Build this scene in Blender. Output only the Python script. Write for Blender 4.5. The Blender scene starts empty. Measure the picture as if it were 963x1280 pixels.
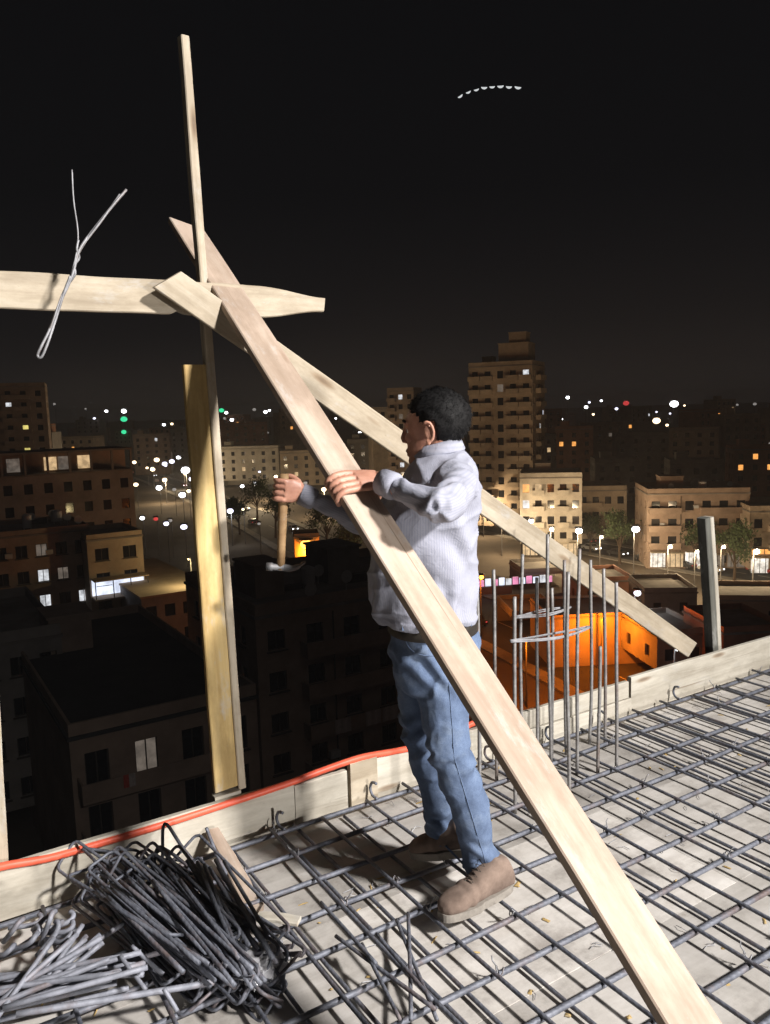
import bpy, bmesh, math, random
import numpy as np
from mathutils import Vector, Matrix, noise
R = math.radians
rng = random.Random(7)
sc = bpy.context.scene
COL = sc.collection

# ------------------------------------------------------------------ camera
F, CX, CY, CAMH = 1000.0, 481.5, 640.0, 1.62          # focal length and centre in photograph pixels (963 x 1280)
PITCH, ROLL = R(-7.24), R(1.7)
f0 = Vector((0, math.cos(PITCH), math.sin(PITCH)))
r0 = Vector((1, 0, 0)); u0 = r0.cross(f0)
cr = r0 * math.cos(ROLL) - u0 * math.sin(ROLL)
cu = u0 * math.cos(ROLL) + r0 * math.sin(ROLL)
CAM = Vector((0, 0, CAMH))
cd = bpy.data.cameras.new('camera'); cam = bpy.data.objects.new('camera', cd); COL.objects.link(cam)
m = Matrix((cr, cu, -f0)).transposed().to_4x4(); m.translation = CAM
cam.matrix_basis = m
cd.sensor_fit = 'HORIZONTAL'; cd.sensor_width = 36.0; cd.lens = 36.0 * F / 963.0
cd.clip_start = 0.05; cd.clip_end = 9000
sc.camera = cam

# ------------------------------------------------------------------ night sky
w = bpy.data.worlds.new('World'); sc.world = w; w.use_nodes = True
nt = w.node_tree; nt.nodes.clear()
out = nt.nodes.new('ShaderNodeOutputWorld'); bg = nt.nodes.new('ShaderNodeBackground')
sky = nt.nodes.new('ShaderNodeTexSky'); sky.sky_type = 'NISHITA'; sky.sun_disc = False
sky.sun_elevation = R(-9); sky.sun_rotation = R(148)
bg.inputs['Strength'].default_value = 0.05
tc = nt.nodes.new('ShaderNodeTexCoord'); sx = nt.nodes.new('ShaderNodeSeparateXYZ')
ramp = nt.nodes.new('ShaderNodeValToRGB')
nt.links.new(tc.outputs['Generated'], sx.inputs[0]); nt.links.new(sx.outputs['Z'], ramp.inputs[0])
ce = ramp.color_ramp.elements
ce[0].position = 0.0; ce[0].color = (0.0120, 0.0108, 0.0106, 1)
ce[1].position = 0.55; ce[1].color = (0.0026, 0.0026, 0.0031, 1)
e = ce.new(0.10); e.color = (0.0068, 0.0064, 0.0068, 1)
e = ce.new(0.25); e.color = (0.0034, 0.0034, 0.0039, 1)
bg2 = nt.nodes.new('ShaderNodeBackground'); bg2.inputs['Strength'].default_value = 1.0   # glow of the city in the air
nt.links.new(ramp.outputs[0], bg2.inputs['Color']); nt.links.new(sky.outputs[0], bg.inputs['Color'])
ad = nt.nodes.new('ShaderNodeAddShader')
nt.links.new(bg.outputs[0], ad.inputs[0]); nt.links.new(bg2.outputs[0], ad.inputs[1]); nt.links.new(ad.outputs[0], out.inputs[0])

# ------------------------------------------------------------------ light: site floodlight behind the camera, faint added facade fill
ALIGN = R(32)                                             # the deck and the near houses share this direction
E1 = Vector((math.cos(ALIGN), math.sin(ALIGN), 0)); E2 = Vector((math.sin(ALIGN), -math.cos(ALIGN), 0))
LAMP = Vector((6.6, -2.1, 6.6)); AIM = Vector((-0.5, 2.6, 0.9))
LAMP2 = Vector((5.1, -2.7, 1.05)); AIM2 = Vector((-0.4, 2.75, 1.0))       # a second floodlight set low on the deck
for nm_, L_, A_, en_ in (('mast_floodlight_light', LAMP, AIM, 430), ('low_floodlight_light', LAMP2, AIM2, 82)):
    ld = bpy.data.lights.new(nm_, 'AREA'); ld.shape = 'RECTANGLE'; ld.size = 0.8 if L_ is LAMP else 0.42; ld.size_y = 0.6 if L_ is LAMP else 0.32
    ld.energy = en_; ld.color = (1.0, 0.965, 0.935); ld.spread = R(84)
    lo = bpy.data.objects.new(nm_, ld); COL.objects.link(lo)
    lo.location = L_; lo.rotation_euler = (A_ - L_).to_track_quat('-Z', 'Y').to_euler()
sd = bpy.data.lights.new('facade_fill', 'SUN'); sd.energy = 0.022; sd.angle = R(8); sd.color = (1.0, 0.8, 0.66)  # added fill sun, warm and unseen, lifts the dark facades
so = bpy.data.objects.new('facade_fill', sd); COL.objects.link(so); so.rotation_euler = (R(48), 0, R(32))

vs = sc.view_settings; vs.view_transform = 'Standard'; vs.look = 'None'; vs.exposure = 0.0; vs.gamma = 1.0
vs.use_curve_mapping = False
sc.render.engine = 'CYCLES'
cy = sc.cycles
cy.max_bounces = 5; cy.diffuse_bounces = 3; cy.glossy_bounces = 3; cy.transmission_bounces = 4
cy.sample_clamp_indirect = 1.5; cy.use_denoising = True
cy.caustics_reflective = False; cy.caustics_refractive = False
try: cy.denoiser = 'OPENIMAGEDENOISE'
except Exception: pass

# ------------------------------------------------------------------ pixel <-> place helpers (places get their own real depth)
def ray(x, y): return f0 + cr * ((x - CX) / F) - cu * ((y - CY) / F)
def gnd(x, y, z=0.0):
    d = ray(x, y); return CAM + d * ((z - CAMH) / d.z)
def aty(x, y, Y):
    d = ray(x, y); return CAM + d * (Y / d.y)
def dep(x, y, D): return CAM + ray(x, y) * D
def hit(x, y, P, n):
    d = ray(x, y); return CAM + d * ((P - CAM).dot(n) / d.dot(n))
DECK0 = Vector((0, 3.22, 0))                              # a point on the foot of the edge formwork
def ST(s, t, z=0.0): return DECK0 + E1 * s + E2 * t + Vector((0, 0, z))
def st_of(p): q = p - DECK0; return q.dot(E1), q.dot(E2)

# ------------------------------------------------------------------ materials
MATS = {}
def mat(name):
    m = bpy.data.materials.new(name); m.use_nodes = True
    MATS[name] = m
    return m, m.node_tree, m.node_tree.nodes['Principled BSDF']
def N(t, kind, **kw):
    n = t.nodes.new(kind)
    for k, v in kw.items():
        if k in n.inputs: n.inputs[k].default_value = v
        else: setattr(n, k, v)
    return n
def mapped(t, scale=(1, 1, 1), coord='Object', rnd=True):
    c = N(t, 'ShaderNodeTexCoord'); mp = N(t, 'ShaderNodeMapping'); mp.inputs['Scale'].default_value = scale
    t.links.new(c.outputs[coord], mp.inputs['Vector'])
    if rnd:
        oi = N(t, 'ShaderNodeObjectInfo'); mu = N(t, 'ShaderNodeMath', operation='MULTIPLY'); mu.inputs[1].default_value = 37.0
        t.links.new(oi.outputs['Random'], mu.inputs[0]); t.links.new(mu.outputs[0], mp.inputs['Location'])
    return mp.outputs[0]
def ramp_(t, fac, stops):
    r = N(t, 'ShaderNodeValToRGB'); el = r.color_ramp.elements
    el[0].position, el[0].color = stops[0][0], (*stops[0][1], 1)
    el[1].position, el[1].color = stops[-1][0], (*stops[-1][1], 1)
    for p, c in stops[1:-1]:
        k = el.new(p); k.color = (*c, 1)
    t.links.new(fac, r.inputs[0]); return r.outputs[0]
def noise_(t, vec, scale, detail=6, rough=0.6, dist=0.0):
    n = N(t, 'ShaderNodeTexNoise', Scale=scale, Detail=detail, Roughness=rough, Distortion=dist)
    t.links.new(vec, n.inputs['Vector']); return n.outputs['Fac']
def mixc(t, a, b, fac, kind='MIX'):
    mx = N(t, 'ShaderNodeMix', data_type='RGBA', blend_type=kind)
    for sock, v in ((0, fac), (6, a), (7, b)):
        if isinstance(v, (int, float)): mx.inputs[sock].default_value = v
        elif isinstance(v, tuple): mx.inputs[sock].default_value = (*v, 1)
        else: t.links.new(v, mx.inputs[sock])
    return mx.outputs[2]
def bump_(t, b, h, strength, dist=0.002):
    n = N(t, 'ShaderNodeBump', Strength=strength, Distance=dist)
    t.links.new(h, n.inputs['Height']); t.links.new(n.outputs[0], b.inputs['Normal'])
def objrand(t, lo, hi):
    oi = N(t, 'ShaderNodeObjectInfo'); mr = N(t, 'ShaderNodeMapRange')
    mr.inputs[3].default_value = lo; mr.inputs[4].default_value = hi
    t.links.new(oi.outputs['Random'], mr.inputs[0]); return mr.outputs[0]

def wood(name, c1, c2, c3, rough=0.65, dirt=0.55):
    m, t, b = mat(name)
    v = mapped(t, (1.6, 26, 26)); g = noise_(t, v, 1.0, 8, 0.62, 0.7)
    col = ramp_(t, g, [(0.30, c1), (0.50, c2), (0.72, c3)])
    v2 = mapped(t, (2.2, 5.0, 5.0)); d = noise_(t, v2, 1.3, 6, 0.7)
    dm = ramp_(t, d, [(0.40, (0.50, 0.47, 0.43)), (0.60, (1, 1, 1))])
    col = mixc(t, col, dm, dirt, 'MULTIPLY')
    v3 = mapped(t, (3.0, 13, 13)); vo = N(t, 'ShaderNodeTexVoronoi', Scale=0.8); t.links.new(v3, vo.inputs['Vector'])
    kn = ramp_(t, vo.outputs['Distance'], [(0.05, (0.30, 0.19, 0.12)), (0.10, (0.62, 0.5, 0.4)), (0.17, (1, 1, 1))])
    col = mixc(t, col, kn, 0.7, 'MULTIPLY')
    cs = noise_(t, mapped(t, (2.5, 7, 7)), 1.7, 8, 0.75)                 # dried cement smears
    col = mixc(t, col, (0.47, 0.46, 0.44), ramp_(t, cs, [(0.56, (0, 0, 0)), (0.68, (0.55, 0.55, 0.55))]))
    sp = noise_(t, mapped(t, (0.7, 60, 60)), 1.0, 3, 0.5)                # drying splits
    col = mixc(t, col, (0.16, 0.11, 0.07), ramp_(t, sp, [(0.70, (0, 0, 0)), (0.74, (0.7, 0.7, 0.7))]))
    gr = noise_(t, mapped(t, (1, 1, 1)), 60, 3, 0.6)                     # specks
    col = mixc(t, col, (0.2, 0.16, 0.12), ramp_(t, gr, [(0.70, (0, 0, 0)), (0.78, (0.5, 0.5, 0.5))]))
    t.links.new(col, b.inputs['Base Color']); b.inputs['Roughness'].default_value = rough
    b.inputs['Specular IOR Level'].default_value = 0.25
    bump_(t, b, g, 0.25, 0.002)
    return m
wood('pale_pine', (0.39, 0.325, 0.24), (0.48, 0.41, 0.31), (0.55, 0.485, 0.385))
wood('yellow_pine', (0.42, 0.28, 0.11), (0.56, 0.40, 0.17), (0.64, 0.48, 0.23))
wood('pink_pine', (0.385, 0.295, 0.225), (0.46, 0.36, 0.285), (0.52, 0.425, 0.345), dirt=0.5)
wood('grey_board', (0.44, 0.40, 0.33), (0.55, 0.51, 0.43), (0.62, 0.58, 0.50), dirt=0.45)
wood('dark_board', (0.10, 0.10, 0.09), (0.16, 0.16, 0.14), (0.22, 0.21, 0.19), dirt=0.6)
wood('handle_wood', (0.22, 0.13, 0.06), (0.32, 0.2, 0.1), (0.4, 0.27, 0.14))

def ply():
    m, t, b = mat('deck_ply')
    v = mapped(t, (2.0, 16, 16)); g = noise_(t, v, 1.0, 8, 0.6, 0.5)
    col = ramp_(t, g, [(0.3, (0.49, 0.46, 0.425)), (0.55, (0.59, 0.56, 0.525)), (0.75, (0.66, 0.635, 0.60))])
    v2 = mapped(t, (1, 1, 1)); d = noise_(t, v2, 3.2, 8, 0.72)
    st = ramp_(t, d, [(0.36, (0.45, 0.43, 0.41)), (0.5, (0.86, 0.85, 0.83)), (0.66, (1.06, 1.06, 1.06))])
    col = mixc(t, col, st, 0.75, 'MULTIPLY')
    hs = N(t, 'ShaderNodeHueSaturation'); t.links.new(objrand(t, 0.8, 1.15), hs.inputs['Value']); t.links.new(col, hs.inputs['Color'])
    rs = noise_(t, v2, 14, 6, 0.8)
    rust = ramp_(t, rs, [(0.62, (0, 0, 0)), (0.74, (0.5, 0.5, 0.5))])
    col = mixc(t, hs.outputs[0], (0.19, 0.12, 0.075), rust)
    t.links.new(col, b.inputs['Base Color']); b.inputs['Roughness'].default_value = 0.8
    b.inputs['Specular IOR Level'].default_value = 0.2
    bump_(t, b, g, 0.2, 0.002)
ply()

def steel(name, c1, c2, rough, metal, pitch=0.0):
    m, t, b = mat(name)
    v = mapped(t, (1, 1, 1)); d = noise_(t, v, 22, 6, 0.7)
    col = ramp_(t, d, [(0.35, c1), (0.65, c2)])
    rs = ramp_(t, noise_(t, v, 7, 5, 0.7), [(0.52, (0, 0, 0)), (0.72, (0.6, 0.6, 0.6))])
    col = mixc(t, col, (0.16, 0.085, 0.05), rs)
    t.links.new(col, b.inputs['Base Color']); b.inputs['Roughness'].default_value = rough; b.inputs['Metallic'].default_value = metal
    if pitch:
        c = N(t, 'ShaderNodeTexCoord'); wv = N(t, 'ShaderNodeTexWave', Scale=pitch, Distortion=0.0); wv.bands_direction = 'DIAGONAL'
        t.links.new(c.outputs['Object'], wv.inputs['Vector']); bump_(t, b, wv.outputs['Fac'], 0.22, 0.002)
    return m
steel('rebar_steel', (0.085, 0.092, 0.115), (0.19, 0.20, 0.235), 0.6, 0.25, 30)
steel('rebar_lit_tone', (0.19, 0.20, 0.235), (0.32, 0.33, 0.38), 0.6, 0.15)  # paler copy of the bar steel, lit brightness put into the colour
steel('rebar_starter', (0.20, 0.19, 0.185), (0.33, 0.32, 0.31), 0.55, 0.35, 30)
steel('tie_wire', (0.22, 0.22, 0.23), (0.36, 0.36, 0.38), 0.55, 0.3)
steel('tool_steel', (0.10, 0.10, 0.105), (0.18, 0.18, 0.185), 0.6, 0.5)
steel('lamp_metal', (0.10, 0.10, 0.10), (0.18, 0.18, 0.18), 0.5, 0.5)

def plain(name, col, rough=0.8, var=0.25, scale=1.0, spec=0.3, orand=0.0):
    m, t, b = mat(name)
    v = mapped(t, (1, 1, 1)); d = noise_(t, v, scale, 7, 0.68)
    c = ramp_(t, d, [(0.3, tuple(x * (1 - var) for x in col)), (0.7, tuple(min(1, x * (1 + var)) for x in col))])
    if orand:
        hs = N(t, 'ShaderNodeHueSaturation'); t.links.new(objrand(t, 1 - orand, 1 + orand), hs.inputs['Value']); t.links.new(c, hs.inputs['Color']); c = hs.outputs[0]
    t.links.new(c, b.inputs['Base Color']); b.inputs['Roughness'].default_value = rough
    b.inputs['Specular IOR Level'].default_value = spec
    return m
plain('hose', (0.80, 0.13, 0.07), 0.4, 0.2, 6)
plain('plaster_brown', (0.30, 0.225, 0.175), 0.9, 0.3, 0.35)
plain('plaster_beige', (0.40, 0.32, 0.24), 0.9, 0.3, 0.25)
plain('plaster_pale', (0.48, 0.44, 0.38), 0.9, 0.25, 0.3)
plain('plaster_grey', (0.25, 0.23, 0.21), 0.9, 0.3, 0.3)
plain('brick_red', (0.30, 0.15, 0.10), 0.9, 0.3, 0.4)
plain('roof_concrete', (0.22, 0.20, 0.18), 0.95, 0.35, 0.3)
plain('concrete', (0.30, 0.29, 0.27), 0.9, 0.3, 1.5)
plain('asphalt_and_shade', (0.05, 0.05, 0.05), 0.85, 0.3, 0.2)  # road surface; also the shade painted on one roof
plain('dirt_ground', (0.11, 0.09, 0.07), 0.95, 0.4, 0.06)
plain('pavement', (0.25, 0.23, 0.2), 0.9, 0.3, 0.3)
plain('dark_frame', (0.07, 0.06, 0.05), 0.6, 0.3, 3)
plain('bark', (0.09, 0.065, 0.045), 0.95, 0.4, 8)
plain('leaf', (0.05, 0.075, 0.03), 0.7, 0.5, 2)
plain('car_paint_white', (0.6, 0.6, 0.6), 0.3, 0.05, 1, 0.5)
plain('car_paint_dark', (0.04, 0.045, 0.05), 0.3, 0.05, 1, 0.5)
plain('car_paint_red', (0.35, 0.03, 0.03), 0.3, 0.05, 1, 0.5)
plain('rubber', (0.02, 0.02, 0.02), 0.8, 0.1, 4)
plain('laundry', (0.45, 0.40, 0.38), 0.9, 0.2, 5)
plain('laundry_red', (0.45, 0.08, 0.06), 0.9, 0.2, 5)
plain('awning', (0.35, 0.30, 0.22), 0.9, 0.2, 5)
plain('hair', (0.006, 0.0055, 0.0055), 0.7, 0.5, 60, 0.2)
plain('leather_belt', (0.03, 0.025, 0.02), 0.5, 0.3, 20)
plain('sole_rubber', (0.26, 0.235, 0.205), 0.8, 0.25, 30)
plain('eye_white', (0.7, 0.68, 0.65), 0.2, 0.03, 5)
plain('plastic_sheet', (0.62, 0.62, 0.65), 0.25, 0.1, 20, 0.6)
plain('tank_white', (0.45, 0.45, 0.45), 0.5, 0.1, 2)
def glass():
    m, t, b = mat('window_glass'); b.inputs['Base Color'].default_value = (0.012, 0.013, 0.016, 1); b.inputs['Roughness'].default_value = 0.12
glass()
def emit(name, col, s, var=0.0, scale=1.0):
    m, t, b = mat(name)
    b.inputs['Base Color'].default_value = (0.2, 0.2, 0.2, 1)
    b.inputs['Emission Color'].default_value = (*col, 1); b.inputs['Emission Strength'].default_value = s
    if var:
        v = mapped(t, (1, 1, 1)); d = noise_(t, v, scale, 3, 0.6)
        c = ramp_(t, d, [(0.35, tuple(x * (1 - var) for x in col)), (0.65, col)])
        t.links.new(c, b.inputs['Emission Color'])
    try: m.cycles.emission_sampling = 'NONE'
    except Exception: pass
    return m
emit('lit_white', (0.92, 0.95, 1.0), 1.0, 0.6, 1.2)
emit('lit_cool', (0.75, 0.82, 1.0), 1.6, 0.5, 0.7)
emit('lit_warm', (1.0, 0.68, 0.36), 0.8, 0.5, 1.2)
emit('lit_dim', (0.9, 0.75, 0.62), 0.16, 0.6, 1.2)
emit('lit_orange', (1.0, 0.42, 0.10), 1.4, 0.4, 1.2)
emit('lit_pink', (1.0, 0.35, 0.6), 1.2, 0.5, 0.8)
emit('lit_yellow', (1.0, 0.85, 0.25), 0.9, 0.4, 1.0)
emit('shop_white', (1.0, 0.93, 0.82), 1.4, 0.7, 0.9)
emit('bulb_white', (0.95, 0.97, 1.0), 7.0)
emit('bulb_cold', (0.80, 0.80, 1.0), 3.0)
emit('bulb_warm', (1.0, 0.74, 0.45), 5.0)
emit('bulb_orange', (1.0, 0.40, 0.06), 5.0)
emit('bulb_green', (0.05, 0.9, 0.40), 1.2)
emit('bulb_red', (1.0, 0.08, 0.08), 0.7)
emit('lens_ghost', (0.85, 0.88, 0.9), 0.75)
emit('bulb_faint', (0.9, 0.85, 0.8), 0.35)

def skin():
    m, t, b = mat('skin')
    v = mapped(t, (1, 1, 1)); d = noise_(t, v, 30, 6, 0.6)
    col = ramp_(t, d, [(0.3, (0.36, 0.17, 0.115)), (0.7, (0.50, 0.26, 0.18))])
    t.links.new(col, b.inputs['Base Color']); b.inputs['Roughness'].default_value = 0.5
    b.inputs['Subsurface Weight'].default_value = 0.08; b.inputs['Subsurface Radius'].default_value = (0.01, 0.004, 0.002)
    bump_(t, b, noise_(t, v, 120, 4, 0.6), 0.2, 0.001)
skin()
def shirt_m():
    m, t, b = mat('striped_cotton')
    at = N(t, 'ShaderNodeAttribute'); at.attribute_name = 'stripe'
    mu = N(t, 'ShaderNodeMath', operation='MULTIPLY'); mu.inputs[1].default_value = 2 * math.pi / 0.0078
    t.links.new(at.outputs['Fac'], mu.inputs[0]); si = N(t, 'ShaderNodeMath', operation='SINE'); t.links.new(mu.outputs[0], si.inputs[0])
    ma = N(t, 'ShaderNodeMapRange'); ma.inputs[1].default_value = -0.2; ma.inputs[2].default_value = 0.7
    t.links.new(si.outputs[0], ma.inputs[0])
    col = mixc(t, (0.335, 0.34, 0.40), (0.295, 0.305, 0.368), ma.outputs[0])
    v = mapped(t, (1, 1, 1)); d = noise_(t, v, 9, 6, 0.6)
    col = mixc(t, col, ramp_(t, d, [(0.35, (0.85, 0.85, 0.86)), (0.65, (1, 1, 1))]), 0.6, 'MULTIPLY')
    t.links.new(col, b.inputs['Base Color']); b.inputs['Roughness'].default_value = 0.85; b.inputs['Specular IOR Level'].default_value = 0.15
    bump_(t, b, noise_(t, v, 34, 6, 0.6, 1.2), 0.5, 0.006)
shirt_m()
def denim():
    m, t, b = mat('blue_denim')
    v = mapped(t, (1, 1, 1)); d = noise_(t, v, 10, 7, 0.7)
    col = ramp_(t, d, [(0.3, (0.075, 0.105, 0.175)), (0.52, (0.125, 0.172, 0.27)), (0.72, (0.205, 0.262, 0.365))])
    fine = noise_(t, v, 420, 2, 0.5)
    col = mixc(t, col, ramp_(t, fine, [(0.4, (0.8, 0.8, 0.82)), (0.6, (1.1, 1.1, 1.1))]), 0.6, 'MULTIPLY')
    t.links.new(col, b.inputs['Base Color']); b.inputs['Roughness'].default_value = 0.9; b.inputs['Specular IOR Level'].default_value = 0.15
    bump_(t, b, noise_(t, v, 30, 5, 0.6, 0.6), 0.4, 0.006)
denim()
def suede():
    m, t, b = mat('brown_suede')
    v = mapped(t, (1, 1, 1)); d = noise_(t, v, 16, 7, 0.7)
    col = ramp_(t, d, [(0.3, (0.13, 0.09, 0.07)), (0.7, (0.26, 0.19, 0.15))])
    t.links.new(col, b.inputs['Base Color']); b.inputs['Roughness'].default_value = 0.95
    bump_(t, b, noise_(t, v, 70, 4, 0.6), 0.4, 0.002)
suede()

# ------------------------------------------------------------------ mesh helpers
def link(name, me, material=None, parent=None):
    o = bpy.data.objects.new(name, me); COL.objects.link(o)
    if material and me is not None and not me.materials: me.materials.append(MATS[material])
    if parent is not None: o.parent = parent
    return o
def empty(name, loc=(0, 0, 0), rz=0.0):
    o = bpy.data.objects.new(name, None); COL.objects.link(o); o.location = loc; o.rotation_euler = (0, 0, rz); o.empty_display_size = 0.2
    return o
def tag(o, label=None, cat=None, group=None, kind=None):
    if label: o['label'] = label
    if cat: o['category'] = cat
    if group: o['group'] = group
    if kind: o['kind'] = kind
    return o
class MB:
    def __init__(s): s.v = []; s.f = []
    def add(s, vs, fs):
        k = len(s.v); s.v += [tuple(x) for x in vs]; s.f += [tuple(i + k for i in f) for f in fs]
    def box(s, c, h, ax=None):
        ax = ax or (Vector((1, 0, 0)), Vector((0, 1, 0)), Vector((0, 0, 1))); c = Vector(c)
        p = [c + ax[0] * (h[0] * i) + ax[1] * (h[1] * j) + ax[2] * (h[2] * k) for i in (-1, 1) for j in (-1, 1) for k in (-1, 1)]
        s.add(p, [(0, 1, 3, 2), (4, 6, 7, 5), (0, 4, 5, 1), (2, 3, 7, 6), (0, 2, 6, 4), (1, 5, 7, 3)])
    def bx(s, x0, x1, y0, y1, z0, z1):
        s.box(((x0 + x1) / 2, (y0 + y1) / 2, (z0 + z1) / 2), ((x1 - x0) / 2, (y1 - y0) / 2, (z1 - z0) / 2))
    def quad(s, a, b, c, d): s.add([a, b, c, d], [(0, 1, 2, 3)])
    def rings(s, rs, closed=False, cap=True):
        n = len(rs[0]); k = len(s.v)
        for r in rs: s.v += [tuple(x) for x in r]
        m_ = len(rs)
        for i in range(m_ if closed else m_ - 1):
            a, b = k + i * n, k + ((i + 1) % m_) * n
            for j in range(n): s.f.append((a + j, a + (j + 1) % n, b + (j + 1) % n, b + j))
        if cap and not closed:
            s.f.append(tuple(k + j for j in reversed(range(n)))); s.f.append(tuple(k + (m_ - 1) * n + j for j in range(n)))
    def tube(s, pts, rad, n=8, closed=False, cap=True):
        pts = [Vector(p) for p in pts]; m_ = len(pts)
        if not hasattr(rad, '__len__'): rad = [rad] * m_
        rs = []; up = None
        for i, p in enumerate(pts):
            if closed: d = pts[(i + 1) % m_] - pts[i - 1]
            else: d = pts[min(i + 1, m_ - 1)] - pts[max(i - 1, 0)]
            d.normalize()
            if up is None:
                up = Vector((0, 0, 1)) if abs(d.z) < 0.9 else Vector((1, 0, 0))
            a = d.cross(up)
            if a.length < 1e-5: a = d.orthogonal()
            a.normalize(); b = a.cross(d); up = b
            q = rad[i]; qa, qb = (q if hasattr(q, '__len__') else (q, q))
            rs.append([p + a * (qa * math.cos(2 * math.pi * j / n)) + b * (qb * math.sin(2 * math.pi * j / n)) for j in range(n)])
        s.rings(rs, closed, cap)
    def ell(s, c, r, rot=None, nu=16, nv=10):
        c = Vector(c); rs = []
        for i in range(nv + 1):
            th = math.pi * (0.02 + 0.96 * i / nv)
            ring = []
            for j in range(nu):
                ph = 2 * math.pi * j / nu
                p = Vector((r[0] * math.sin(th) * math.cos(ph), r[1] * math.sin(th) * math.sin(ph), -r[2] * math.cos(th)))
                if rot is not None: p = rot @ p
                ring.append(c + p)
            rs.append(ring)
        s.rings(rs)
    def mesh(s, name, smooth=False):
        me = bpy.data.meshes.new(name); me.from_pydata(s.v, [], s.f)
        bm = bmesh.new(); bm.from_mesh(me); bmesh.ops.recalc_face_normals(bm, faces=bm.faces); bm.to_mesh(me); bm.free()
        if smooth: me.polygons.foreach_set('use_smooth', [True] * len(me.polygons))
        me.update(); return me
    def build(s, name, material, parent=None, smooth=False):
        return link(name, s.mesh(name, smooth), material, parent)
def frame(origin, xdir, zhint):
    x = Vector(xdir).normalized(); z = Vector(zhint); z = (z - x * z.dot(x)).normalized(); y = z.cross(x)
    M = Matrix((x, y, z)).transposed().to_4x4(); M.translation = origin
    return M
def smoothstep(a, b, x):
    t = min(1, max(0, (x - a) / (b - a))); return t * t * (3 - 2 * t)
def spline(pts, per=6):
    pts = [Vector(p) for p in pts]; o = []
    for i in range(len(pts) - 1):
        p0 = pts[max(i - 1, 0)]; p1 = pts[i]; p2 = pts[i + 1]; p3 = pts[min(i + 2, len(pts) - 1)]
        for k in range(per):
            t = k / per
            o.append(0.5 * ((2 * p1) + (p2 - p0) * t + (2 * p0 - 5 * p1 + 4 * p2 - p3) * t * t + (3 * p1 - p0 - 3 * p2 + p3) * t ** 3))
    o.append(pts[-1]); return o

def plank_mesh(name, L, wf, th, seed=0, bow=0.004, twist=0.0, nseg=28, ends=(0.0, 0.0), c=0.0035):
    """board along local X, width along Y (wf: width or function of 0..1 -> (lo, hi)), thickness along Z, slightly bowed, rough edged"""
    if not callable(wf): W = wf; wf = lambda u: (-W / 2, W / 2)
    rs = []
    for i in range(nseg + 1):
        u = i / nseg; lo, hi = wf(u)
        lo += noise.noise((u * 9 + seed, 3.1, 0)) * 0.0025; hi += noise.noise((u * 9 + seed, 8.7, 0)) * 0.0025
        dz = bow * math.sin(math.pi * u) + noise.noise((u * 3 + seed, 0, 5)) * 0.002
        a = twist * u; ring = []
        h = th / 2
        for (y, z) in ((lo, -h + c), (lo + c, -h), (hi - c, -h), (hi, -h + c), (hi, h - c), (hi - c, h), (lo + c, h), (lo, h - c)):
            k = ends[0] * (1 - u) ** 20 + ends[1] * u ** 20
            ring.append(Vector((u * L + k * y, y * math.cos(a) - z * math.sin(a), dz + y * math.sin(a) + z * math.cos(a))))
        rs.append(ring)
    b = MB(); b.rings(rs); return b.mesh(name)
def plank(name, P0, P1, wf, th, zhint, material, label=None, cat=None, group=None, parent=None, **kw):
    me = plank_mesh(name, (P1 - P0).length, wf, th, **kw)
    o = link(name, me, material, parent); o.matrix_basis = frame(P0, P1 - P0, zhint)
    if label: tag(o, label, cat, group)
    return o

def remeshed(mb, voxel, smooth_it=4, smooth_f=0.5):
    me = mb.mesh('tmp'); o = bpy.data.objects.new('tmp', me); COL.objects.link(o)
    md = o.modifiers.new('r', 'REMESH'); md.mode = 'VOXEL'; md.voxel_size = voxel; md.use_smooth_shade = True
    if smooth_it:
        s = o.modifiers.new('s', 'SMOOTH'); s.iterations = smooth_it; s.factor = smooth_f
    dg = bpy.context.evaluated_depsgraph_get(); ev = o.evaluated_get(dg)
    res = bpy.data.meshes.new_from_object(ev)
    bpy.data.objects.remove(o); bpy.data.meshes.remove(me)
    res.polygons.foreach_set('use_smooth', [True] * len(res.polygons))
    return res

# ================================================================== SETTING
ZG = -28.4
def proj(P):
    v = Vector(P) - CAM; D = v.dot(f0); return CX + F * v.dot(cr) / D, CY - F * v.dot(cu) / D, D
def horizon(px): return 512.9 - 0.0297 * (px - CX)

g = MB(); g.quad((-4000, -400, ZG - .02), (4000, -400, ZG - .02), (4000, 8000, ZG - .02), (-4000, 8000, ZG - .02))
tag(g.build('ground', 'dirt_ground'), kind='structure')

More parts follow.
